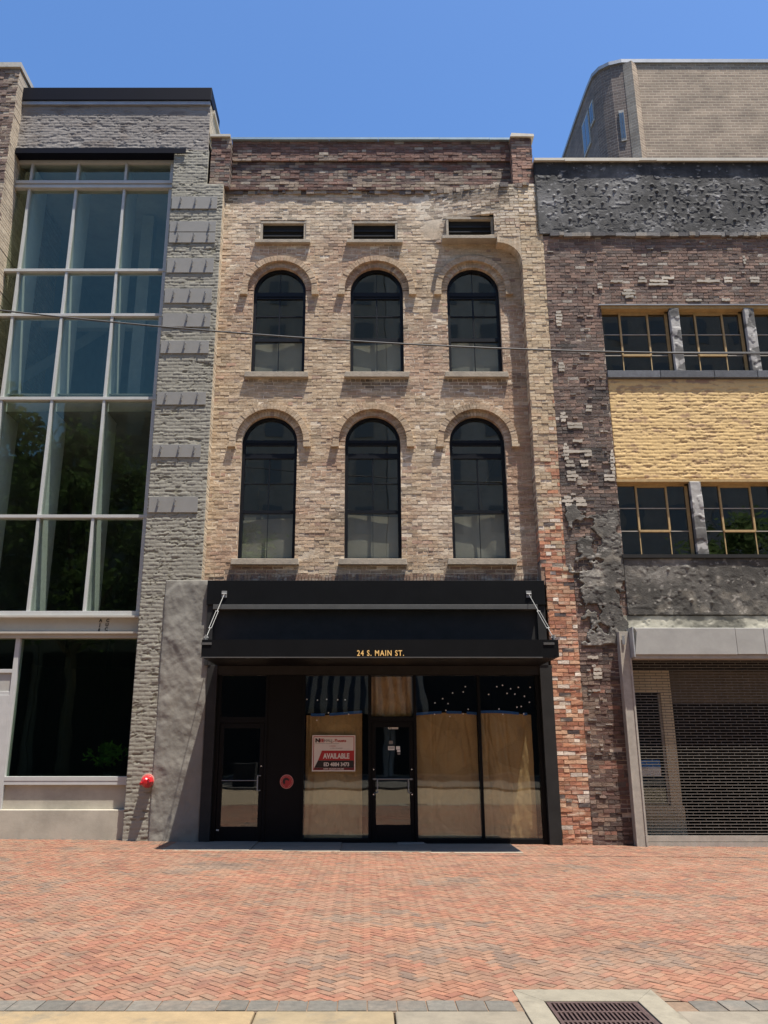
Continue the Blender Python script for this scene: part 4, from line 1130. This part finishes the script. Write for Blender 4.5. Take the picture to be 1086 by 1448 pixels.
def stucco_prot(dl, seed, base=.03, ragged=None):
    def f(X, Z):
        h = base + .006 * (fbm(X * 2, Z * 2, seed, 4) - .5) * 2 + .004 * (fbm(X * 16, Z * 16, seed + 3, 3) - .5)
        rd_ = fbm(X * 3.5, Z * 5, seed + 8, 4); h = h + .004 * (1 - sstep(0, .018, np.abs(rd_ - .52))) * sstep(.4, .6, vn(X * 1.7, Z * 1.7, seed + 4))
        h = h - .006 * sstep(.66, .69, fbm(X * 7, Z * 9, seed + 11, 3)) + .006 * sstep(.69, .70, fbm(X * 6 + 9, Z * 10, seed + 13, 3))
        for x, z, r, a in dl:
            d = ((X - x) ** 2 + (Z - z) ** 2) / (r * r); h = h + a * np.exp(-d)
        if ragged:   # the coat has broken away unevenly along its free edges
            x0, x1, z0, z1, am = ragged
            e = np.minimum(np.minimum(X - x0, x1 - X), np.minimum(Z - z0, z1 - Z)); w_ = fbm(X * 4, Z * 4, seed + 21, 4)
            h = np.where(e < am * np.clip(w_ * 2.2 - .7, 0, 1) + .004, -.045, h)
            h = np.where((fbm(X * 2.2 + 4, Z * 2.2, seed + 25, 4) > .66), -.045, h)
        return h
    return f
def ragged_bottom(amp, seed):
    def e(X, Z): return X
    return e
heightfield('stucco_coat', 3.92, 11.0, 12.70, 14.60, .013, 0.0, stucco_prot(dabs(4.1, 10.9, 13.08, 14.02, .25, .15, 1, .030, .72), 111), stc, M['darkstucco'], wb)
heightfield('stucco_coat', 4.02, 5.13, 3.55, 6.45, .014, -.005, stucco_prot(dabs(4.2, 5, 3.8, 6.3, .3, .4, 2, .02, .4), 121, .03, (4.02, 5.3, 3.4, 6.45, .42)), stc_warm, M['darkstucco'], wb)
heightfield('stucco_coat', 5.14, 9.92, 4.14, 5.27, .018, 0.0, stucco_prot(dabs(5.3, 9, 4.4, 5.2, .35, .22, 3, .028, .5), 131), stc_warm, M['darkstucco'], wb)
def cr(X, Z, h):
    n = fbm(X * 2.5, Z * 4, 141, 5); k = .15 + .28 * sstep(.35, .62, n)
    return k * 1.06, k, k * .8
heightfield('render_band', 5.0, 9.92, 3.86, 4.13, .018, .0, stucco_prot([], 141, .012), cr, M['stucco'], wb)
boxpart('wall_core', M['dark'], wb, (4.05, 5.12, .07, .4, -.1, 14.58), (5.12, 10.98, .07, .4, 10.9, 14.58), (5.12, 9.93, .07, .4, 3.9, 5.3), (5.12, 9.93, .08, .4, 7.0, 9.3), (9.94, 10.98, .07, .4, -.1, 10.89))
# ragged ledge below the top stucco
lg = MB(); x = 4.15
while x < 10.9:
    w = rng.uniform(.06, .3); lg.box(x, x + w, -.05 - rng.uniform(0, .03), .05, 12.63 + rng.uniform(-.02, .02), 12.70 + rng.uniform(0, .03), mul(rng.choice([(.09, .085, .085), (.2, .19, .18), (.3, .27, .23)]), rng.uniform(.7, 1.1))); x += w
lg.build('ledge', M['darkstucco'], wb)
cp = MB(); cp.box(3.9, 11.05, -.10, .7, 14.60, 14.665); cp.box(4.6, 6.3, -.112, -.10, 14.575, 14.64); cp.box(6.7, 9.5, -.108, -.10, 14.58, 14.63); cp.build('coping', M['copingcream'], wb)
boxpart('edge_trim', M['blackmatt'], wb, (3.90, 3.935, -.03, .1, 12.8, 14.6))
# peeled plaster remnants: thin curled flakes standing off the brick
fk = MB()
def flake(cx, cz, w, h, seed, col=(.50, .45, .37)):
    # paint left clinging along the courses: one thin wobbly strip per brick row
    r = random.Random(seed); H_ = .0765; n = max(1, round(2 * h / H_)); z0 = round((cz - h) / H_) * H_
    c0 = mul(col, r.uniform(.75, 1.1))
    for k in range(n):
        f_ = math.sin(math.pi * (k + .6) / (n + .2)); a = cx - w * (.35 + .65 * f_ * r.uniform(.4, 1.1)); b = cx + w * (.35 + .65 * f_ * r.uniform(.4, 1.1)); m_ = 6
        hh = min(H_, 2 * h)
        lo = [(a + (b - a) * i / m_, z0 + k * H_ + r.uniform(.0, .02) * (hh / H_)) for i in range(m_ + 1)]; hi = [(a + (b - a) * i / m_ + r.uniform(-.012, .012), z0 + k * H_ + hh - r.uniform(.0, .02) * (hh / H_)) for i in range(m_, -1, -1)]
        fk.prism_y(lo + hi, -.014 - r.uniform(.002, .008), .005, mul(c0, r.uniform(.85, 1.1)))
FL = [(931, 399, .28, .08), (908, 397, .12, .06), (946, 391, .16, .05), (872, 399, .16, .035), (889, 417, .16, .10), (1001, 399, .26, .045), (1030, 397, .12, .06), (1066, 396, .15, .06), (983, 424, .2, .03), (1052, 366, .04, .12), (848, 403, .07, .07), (1026, 425, .1, .04),
      (818, 638, .28, .05), (831, 640, .1, .06), (806, 655, .12, .08), (826, 655, .11, .08), (808, 673, .14, .11), (816, 622, .1, .05), (832, 577, .09, .06), (862, 677, .14, .06), (866, 655, .05, .3), (814, 604, .2, .06), (803, 708, .12, .1), (822, 712, .13, .07), (790, 450, .09, .2), (794, 520, .08, .12), (796, 590, .09, .1), (800, 640, .07, .18),
      (1003, 840, .1, .06), (1028, 843, .12, .08), (1055, 835, .22, .05), (1064, 842, .08, .12), (1075, 843, .06, .1), (940, 800, .06, .12), (1059, 858, .1, .07), (845, 953, .12, .12), (838, 930, .1, .05), (866, 795, .05, .2), (760, 930, .0, .0)]
for i, (x, y, w, h) in enumerate(FL):
    if w == 0: continue
    X, Z = px(x, y, 0); flake(X, Z, w, h, i)
fr_ = random.Random(99)
for i in range(70):
    X = fr_.uniform(4.05, 9.3); Z = fr_.uniform(6.5, 12.6)
    if X > 5.1 and Z < 10.9: X = fr_.uniform(4.05, 5.1)
    if i % 4 == 0: X = fr_.uniform(4.18, 4.6); Z = fr_.uniform(.5, 3.4)
    flake(X, Z, fr_.uniform(.02, .09), fr_.uniform(.012, .03), 200 + i, fr_.choice([(.42, .37, .31), (.3, .27, .23), (.2, .18, .16), (.34, .25, .2)]))
o = fk.build('peeling_plaster', M['stucco'], wb); o['kind'] = 'stuff'
# yellow panel
def yprot(X, Z):
    h, e, rr = ragged_brick(X, Z, .23, .0765, .028, 31, .009, .008)
    return (h * (.35 + .5 * fbm(X * 3, Z * 3, 35)) + .004 * (fbm(X * 8, Z * 14, 36) - .5) + .004 * (fbm(X * 25, Z * 30, 39) - .5) - .007 * sstep(.66, .70, fbm(X * 5 + 2, Z * 17, 40, 3))) * (1 - sstep(9.08, 9.17, Z))
def ycol(X, Z, h):
    n = fbm(X * 2, Z * 3, 37); d = sstep(.66, .74, fbm(X * 5, Z * 9, 38)); t = sstep(9.06, 9.14, Z) * .6
    d = np.maximum(d, .5 * sstep(.66, .70, fbm(X * 5 + 2, Z * 17, 40, 3))); r_ = .68 + .08 * (n - .5); 
    return r_ * (1 - .35 * d - .25 * t), .475 * (1 - .4 * d - .22 * t) + .05 * (n - .5), .215 * (1 - .3 * d + .1 * t)
heightfield('yellow_panel', 5.17, 9.92, 6.93, 9.175, .016, .02, yprot, ycol, M['yellow'], wb)
# slate sill, lintels
sl = MB(); x = 5.16
while x < 9.0:
    w = rng.uniform(.7, 1.2) if x < 8 else 9.92 - x; sl.box(x, x + w - .01, -.05, .25, 9.185, 9.345, mul((.085, .09, .10), rng.uniform(.7, 1.5))); x += w
sl.build('slate_sill', M['darkstucco'], wb, bevel=.006)
boxpart('lower_sill', M['blackmatt'], wb, (5.12, 9.92, -.06, .25, 5.275, 5.345))
boxpart('lintel', M['woodyellow'], wb, (5.15, 9.92, -.015, .25, 10.835, 10.90)); boxpart('lintel', M['woodyellow'], wb, (5.15, 9.92, -.01, .25, 6.875, 6.928))
boxpart('lintel_flashing', M['coping'], wb, (5.1, 9.92, -.05, .0, 10.902, 10.925))
# stucco window piers
def pier_prot(seed):
    def f(X, Z): return .02 + .022 * (fbm(X * 5, Z * 5, seed, 4) - .5) + .010 * sstep(.5, .52, fbm(X * 4, Z * 4, seed + 1, 3))
    return f
def pier_col(X, Z, h):
    p = sstep(.50, .54, fbm(X * 4, Z * 4, 151, 3)); n = fbm(X * 8, Z * 8, 153)
    k = .09 + .06 * n + .26 * p
    return k * 1.03, k, k * .94
for xa, xb, za, zb in ((6.63, 6.83, 9.345, 10.835), (8.25, 8.46, 9.345, 10.835), (6.64, 6.86, 5.345, 6.875), (8.38, 8.60, 5.345, 6.875)):
    heightfield('stucco_pier', xa, xb, za, zb, .016, .0, pier_prot(151), pier_col, M['stucco'], wb)
    boxpart('pier_core', M['dark'], wb, (xa + .01, xb - .01, .055, .25, za, zb))
# metal windows
def metal_window(xa, xb, za, zb, brk):
    m = MB(); y0, y1 = .13, .19; t = .03
    m.box(xa, xb, y0, y1, zb - .045, zb); m.box(xa, xb, y0 + .01, y1, za, za + .025); m.box(xa, xa + .03, y0, y1, za, zb); m.box(xb - .055, xb, y0, y1, za, zb)
    v1 = xa + (xb - xa) * .285; v2 = xa + (xb - xa) * .70; h2 = za + (zb - za) * .635; h1 = za + (zb - za) * .30
    if brk: h1, h2 = za + (zb - za) * .345, za + (zb - za) * .66
    for v in (v1, v2): m.box(v - .018, v + .018, y0, y1 - .01, h1, zb - .04); m.box(v - .010, v + .010, y0 + .02, y1 - .01, za, h1)
    m.box(v1, v2, y0 - .004, y1 - .012, h1 - .022, h1 + .022); m.box(v1 + .018, v2 - .018, y0 + .002, y1 - .012, zb - .075, zb - .045)
    w = m.build('metal_window', M['woodyellow'], wb)
    g_ = MB()
    for h in (h1, h2): g_.box(xa + .03, v1 - .018, y0 + .02, y1 - .02, h - .009, h + .009); g_.box(v2 + .018, xb - .055, y0 + .02, y1 - .02, h - .009, h + .009)
    g_.box(v1 + .018, v2 - .018, y0 + .02, y1 - .02, h2 - .009, h2 + .009)
    g_.build('glazing_bar', M['post'], w)
    MB().box(xa + .02, xb - .04, .165, .169, za + .01, zb - .02).build('pane', M['glassold'], w)
metal_window(5.17, 6.63, 9.345, 10.835, 0); metal_window(6.83, 8.25, 9.345, 10.835, 0); metal_window(8.46, 9.92, 9.345, 10.835, 0)
metal_window(5.16, 6.64, 5.345, 6.875, 1); metal_window(6.86, 8.38, 5.345, 6.875, 1); metal_window(8.60, 9.92, 5.345, 6.875, 1)
room('interior', 5.1, 10.2, .3, 5, 9.3, 11.0, M['dark'], wb); room('interior', 5.1, 10.2, .3, 5, 5.3, 7.0, M['dark'], wb)
boxpart('roof', M['asphalt'], wb, (3.96, 10.98, .4, 9, 14.3, 14.4)); boxpart('rear_wall', M['concrete'], wb, (3.96, 11.1, 9, 9.2, -.1, 14.4))  # unseen roof and back, added against sun entering from above
# roll-down grille
m = MB(); m.box(4.90, 5.07, -.16, .04, -.1, 3.80); m.box(4.88, 4.905, -.175, .05, -.1, 3.80); m.box(5.05, 5.085, -.175, -.14, -.1, 3.30)
m.build('grille_guide', M['post'], wb, bevel=.004)
sh = MB(); sh.prism_y([(5.10, 3.34), (7.03, 3.34), (7.03, 3.845), (5.12, 3.845), (5.16, 3.76)], -.36, .0)
sh.box(7.033, 7.565, -.358, .0, 3.345, 3.843); sh.box(7.568, 10, -.36, .0, 3.34, 3.845)
sh.build('grille_housing', M['hood'], wb, bevel=.01)
boxpart('grille_guide', M['post'], wb, (9.89, 10.06, -.16, .04, -.1, 3.3))
boxpart('side_wall', M['concrete'], wb, (10.98, 11.1, .0, 9, -.1, 14.58))
boxpart('housing_end', M['steel'], wb, (5.075, 5.098, -.38, .0, 3.30, 3.86)); boxpart('housing_lip', M['post'], wb, (5.1, 10, -.33, .0, 3.27, 3.338))
boxpart('hood_bracket', M['chrome'], wb, (4.93, 4.98, -.19, -.175, 3.55, 3.72))
gr = MB(); z = .16; k = 0
while z < 3.28:
    gr.box(5.06, 9.9, -.034, -.022, z, z + .0125); x = 5.12 + (.11 if k % 2 else 0)
    while x < 9.88:
        gr.box(x, x + .006, -.031, -.025, z + .0125, z + .052); x += .22
    z += .052; k += 1
gr.build('roll_grille', M['grille'], wb)
boxpart('grille_bottom_bar', M['post'], wb, (5.09, 9.9, -.06, -.01, -.1, .02), (5.09, 9.9, -.05, -.015, .03, .13))
# recessed entrance behind the grille
rc = .6
boxpart('entrance_frame', M['cream'], wb, (5.0, 6.05, rc, rc + .12, 2.70, 3.14), (5.84, 6.05, rc - .01, rc + .12, .60, 2.70), (5.0, 6.08, rc - .02, rc + .15, .40, .60), (5.0, 6.10, rc + .02, rc + .2, .0, .40))
boxpart('entrance_soffit', M['dimcream'], wb, (6.05, 10, rc + .3, rc + .4, 2.52, 3.14))
eg = MB().box(5.0, 5.84, rc + .06, rc + .066, .6, 2.70).build('entrance_glass', M['glassshop'], wb)
boxpart('sash_bar', M['post'], wb, (5.795, 5.84, rc + .02, rc + .06, .62, 2.68))
room('entrance_interior', 5.0, 10, rc + .2, 4, -.05, 3.14, M['dark'], wb)
boxpart('entrance_side', M['dark'], wb, (4.99, 5.0, .05, rc + .2, -.05, 3.3)); boxpart('entrance_head', M['dark'], wb, (5.0, 10, .05, rc + .3, 3.15, 3.3))
ps = empty('paper_notice', (5.5, rc, 1.15), 'blue and white notice in the window behind the grille', 'notice')
boxpart('blue_header', M['poster_blue'], ps, (5.2, 5.72, rc + .045, rc + .055, 1.28, 1.43)); boxpart('white_sheet', M['white'], ps, (5.2, 5.72, rc + .045, rc + .055, 1.13, 1.279))

# ------------------------------------------------------------------ tall building behind
tb = empty('tall_brick_building', (13, 14, 0), 'plain tall brown brick building with a curved roof edge rising behind the weathered one', 'building')
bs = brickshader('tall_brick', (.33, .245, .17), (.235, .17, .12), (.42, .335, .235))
bs2 = brickshader('tall_brick_side', (.17, .125, .10), (.12, .09, .075), (.22, .18, .15))  # front brick darkened for the side, its shade put into the colour
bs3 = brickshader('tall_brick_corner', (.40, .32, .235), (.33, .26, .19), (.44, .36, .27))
ZT = 27.40
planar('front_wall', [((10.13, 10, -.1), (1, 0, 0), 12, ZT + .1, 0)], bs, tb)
curve = [(10.13, 10.0), (9.67, 10.14), (9.34, 10.38), (9.16, 10.74), (9.12, 11.43), (9.09, 13.08), (9.08, 24.0)]
qs = []; s0 = 0
sub = []
for (a, b), (c, d) in zip(curve[:-1], curve[1:]):
    l = math.hypot(c - a, d - b); qs.append(((c, d, -.1), ((a - c) / l, (b - d) / l, 0), l, ZT + .1, -s0 - l)); s0 += l
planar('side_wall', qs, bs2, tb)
cp = MB()
full = curve + [(22.2, 24.0), (22.2, 10.0)]
cx_, cy_ = 15.6, 17
outp = [(x - .06 if x < 12 else x, y - .06 if y < 20 else y) for x, y in full]
cp.prism_z(outp[::-1], ZT, ZT + .16); cp.build('coping', M['coping'], tb)
planar('corner_strip', [((10.12, 9.99, 10), (.83, -.56, 0), .34, ZT - 10.05, 5)], bs3, tb)
planar('corner_strip', [((10.40, 9.80, 10), (.80, .6, 0), .34, ZT - 10.05, 7)], bs, tb)
def facet_win(k, t0, t1, z0, z1):
    (ax, ay), (bx, by) = curve[k], curve[k + 1]
    u = Vector((bx - ax, by - ay, 0)); n_ = Vector((-u.y, u.x, 0)).normalized()
    if n_.x > 0: n_ = -n_
    P = lambda t, d: (ax + u.x * t + n_.x * d, ay + u.y * t + n_.y * d)
    m = MB(); m.prism_z([P(t0, .05), P(t1, .05), P(t1, -.1), P(t0, -.1)], z0, z1); w_ = m.build('window', M['post'], tb)
    p = MB(); q = (t1 - t0)
    for a_, b_ in ((.08, .46), (.54, .92)): p.prism_z([P(t0 + q * a_, .06), P(t0 + q * b_, .06), P(t0 + q * b_, .0), P(t0 + q * a_, .0)], z0 + .12, z1 - .12)
    p.build('pane', M['skyglass'], w_)
facet_win(0, .3, .7, 23.8, 25.2); facet_win(0, .25, .65, 20.9, 22.2); facet_win(3, .2, .8, 25.5, 26.5); facet_win(4, .0, .55, 24.9, 26.5); facet_win(5, .06, .18, 22.4, 24.2); facet_win(4, .5, .95, 21.2, 22.2)

# ------------------------------------------------------------------ overhead cable
# passes z 7.33 at x -4.91, 6.95 at -1.37, 6.79 at 1.81, 6.73 at 3.24, 6.70 at 5.36 (y = -6)
CK = 12.6 / 9.8
def cab(x): return 1.7 + CK * (5.0 + .0061 * (5.36 - x / CK) ** 2)
m = MB(); xs = [-16 + i * .7 for i in range(46)]
for a, b in zip(xs[:-1], xs[1:]): m.tube((a, -3.2, cab(a)), (b, -3.2, cab(b)), .0145, 6, caps=False)
tag(m.build('overhead_cable', M['cable'], smooth=True), 'thin dark cable sagging across the whole street front', 'cable')
m = MB()
for i in range(14):
    a = 4.0 + i * .7; b = a + .7; f_ = lambda x: cab(x) + .036 * ss(4.0, 6, x); m.tube((a, -3.17, f_(a)), (b, -3.17, f_(b)), .010, 6, caps=False)
tag(m.build('overhead_cable', M['cable'], smooth=True), 'short second cable just above the long one at the right, before the metal windows', 'cable')

# ------------------------------------------------------------------ opposite side of the street (seen in the glass)
OB = [(-46, -30, 15.5, (.16, .10, .08)), (-30, -20, 20.0, (.16, .13, .11)), (-20, -10.5, 24, (.14, .12, .10)), (-10.5, 1.5, 37.0, (.38, .34, .28)), (1.5, 13, 41.0, (.44, .40, .34)), (13, 30, 39.0, (.34, .30, .25)), (30, 46, 24.0, (.2, .18, .16))]
LB = ['red brick block across the street, far left', 'stone fronted block across the street', 'low dark shop across the street', 'brown block across the street with the striped awning', 'pale office block across the street', 'dark red block across the street', 'grey block across the street, far right']
for (xa, xb, h, c), lb in zip(OB, LB):
    e = empty('street_building', ((xa + xb) / 2, -36, 0), lb, 'building', 'buildings across the street')
    boxpart('wall', surf('opposite_wall', c, .9, var=.2, vscale=1.5, bump=0), e, (xa, xb - .05, -46, -34, -.1, h))
    n = int((xb - xa) / 2.6); z = 8.2
    while z < h - 2.2:
        for i in range(n):
            x = xa + (i + .5) * (xb - xa) / n; w = MB(); w.box(x - .6, x + .6, -34.0, -33.95, z, z + 1.8); w.build('window', M['farwin'], e)
        z += 3.3
    m = MB(); m.box(xa + .3, xb - .4, -34.0, -33.9, .1, 7.2); m.build('shop_front', M['blackmatt'], e)
aw = empty('striped_awning', (-1.6, -33, 3), 'black and pale striped awning over the shop across the street', 'awning')
for mat, par in (('awning_dark', 0), ('awning_pale', 1)):
    m = MB()
    for i in range(24):
        if i % 2 == par:
            x = -4.2 + i * .33; k = .93; xc = -.2; u, v = xc + (x - xc) * k, xc + (x + .33 - xc) * k; m.face([(x, -32.4, 3.75), (x + .33, -32.4, 3.75), (v, -33.95, 6.1), (u, -33.95, 6.1)]); m.face([(x, -32.4, 3.45), (x + .33, -32.4, 3.45), (x + .33, -32.4, 3.75), (x, -32.4, 3.75)])
    m.build('dark_stripe' if par == 0 else 'pale_stripe', M[mat], aw)
pl = empty('street_planter', (-5.2, -21.5, 0), 'square dark planter on the far pavement', 'planter')
m = MB(); m.prism_z([(-5.7, -22), (-4.7, -22), (-4.7, -21), (-5.7, -21)], -.02, .95); m.build('tub', M['dark'], pl)

def tree_parts(seed, H, R):
    r = random.Random(seed); t = MB(); lf = MB(); top = H * .42
    t.tube((0, 0, -.05), (.1, .05, top), .24, 10, r1=.16, caps=False); tips = []
    for i in range(9):
        a = i * 2.4 + r.uniform(-.3, .3); z0 = top * r.uniform(.75, 1); L_ = R * r.uniform(.5, .85)
        e = Vector((math.cos(a) * L_, math.sin(a) * L_, z0 + H * r.uniform(.12, .38))); t.tube((.1, .05, z0), tuple(e), .1, 7, r1=.03, caps=False); tips.append(e)
    t.tube((.1, .05, top), (.0, .1, H * .86), .15, 8, r1=.03, caps=False)
    for k in range(95):
        a = r.uniform(0, 6.28); cz = r.uniform(-1, 1); rr = math.sqrt(1 - cz * cz) * r.uniform(.45, 1.0)
        c = Vector((math.cos(a) * rr * R, math.sin(a) * rr * R, H * .66 + cz * H * .34 * r.uniform(.6, 1))); s_ = r.uniform(.5, 1.0); sh = r.uniform(.55, 1.5)
        for q in range(75):
            d = Vector((r.gauss(0, .5), r.gauss(0, .5), r.gauss(0, .38))) * s_; p = c + d
            u = Vector((r.gauss(0, 1), r.gauss(0, 1), r.gauss(0, .6))).normalized(); v = u.orthogonal().normalized(); l = r.uniform(.10, .2)
            lf.face([tuple(p - u * l), tuple(p + v * l * .5), tuple(p + u * l), tuple(p - v * l * .5)], mul((.10, .145, .055), sh * r.uniform(.7, 1.3)))
    return t, lf
tr, lf = tree_parts(4, 13.5, 4.6)
base = empty('street_tree', (-17.5, -24, -.02), 'broad leafy street tree across the street, reflected in the glass front', 'tree', 'street trees across the road')
base.location = (0, 0, 0)
trunk = tr.build('trunk', M['bark'], base); crown = lf.build('crown', M['leaf'], base)
spots = [(-20.5, -24, 0, 1.5), (-14.6, -25.0, 2.1, 1.35), (-8.0, -26, 4.0, 1.05), (19.5, -25, 1.2, 1.0)]
TL = ['broad leafy tree across the street at the far left', 'tallest leafy tree across the street', 'smaller leafy tree across the street beside the planter', 'leafy tree across the street at the right']
for i, (x, y, rz, k) in enumerate(spots):
    o = base if i == 0 else base.copy()
    if i:
        COL.objects.link(o)
        for ch in (trunk, crown):
            c = ch.copy(); COL.objects.link(c); c.parent = o
    o.location = (x, y, -.02); o.rotation_euler = (0, 0, rz); o.scale = (k, k, k); o['label'] = TL[i]

# ------------------------------------------------------------------ light, sky, camera
S = Vector((1.12, -1.0, 5.1)).normalized()
elev = math.asin(S.z); az = math.atan2(S.x, S.y)
w = bpy.data.worlds.new('World'); sc.world = w; w.use_nodes = True
nt = w.node_tree; bgd = nt.nodes['Background']
sky = nt.nodes.new('ShaderNodeTexSky'); sky.sky_type = 'NISHITA'; sky.sun_disc = False
sky.sun_elevation = elev; sky.sun_rotation = az; sky.air_density = 1.0; sky.dust_density = .9; sky.ozone_density = 3.0; sky.altitude = 80
hs = nt.nodes.new('ShaderNodeHueSaturation'); hs.inputs['Saturation'].default_value = 1.2; hs.inputs['Hue'].default_value = .503; nt.links.new(sky.outputs[0], hs.inputs['Color'])
nt.links.new(hs.outputs[0], bgd.inputs[0]); bgd.inputs[1].default_value = .122
sl = bpy.data.lights.new('sun', 'SUN'); sl.energy = 5.0; sl.angle = math.radians(.5); sl.color = (1.0, .938, .845)
so = bpy.data.objects.new('sun', sl); COL.objects.link(so); so.rotation_euler = (-S).to_track_quat('-Z', 'Y').to_euler()

cam = bpy.data.cameras.new('camera'); co = bpy.data.objects.new('camera', cam); COL.objects.link(co)
co.location = (0, -15.8, 1.7); co.rotation_euler = (math.radians(90) + math.atan(330 / 1150), 0, 0)
cam.sensor_fit = 'VERTICAL'; cam.sensor_height = 36; cam.lens = 36 * 1150 / 1448; cam.shift_x = 28 / 1448
cam.clip_end = 1000; cam.clip_start = .1
sc.camera = co
sc.view_settings.view_transform = 'Standard'; sc.view_settings.look = 'None'; sc.view_settings.exposure = 0.88; sc.view_settings.gamma = 1
sc.render.engine = 'CYCLES'
sc.cycles.max_bounces = 8; sc.cycles.transparent_max_bounces = 12; sc.cycles.glossy_bounces = 4; sc.cycles.diffuse_bounces = 3
sc.cycles.sample_clamp_indirect = 6; sc.cycles.use_denoising = True; sc.cycles.denoising_input_passes = 'RGB_ALBEDO_NORMAL'; sc.cycles.denoising_prefilter = 'ACCURATE'
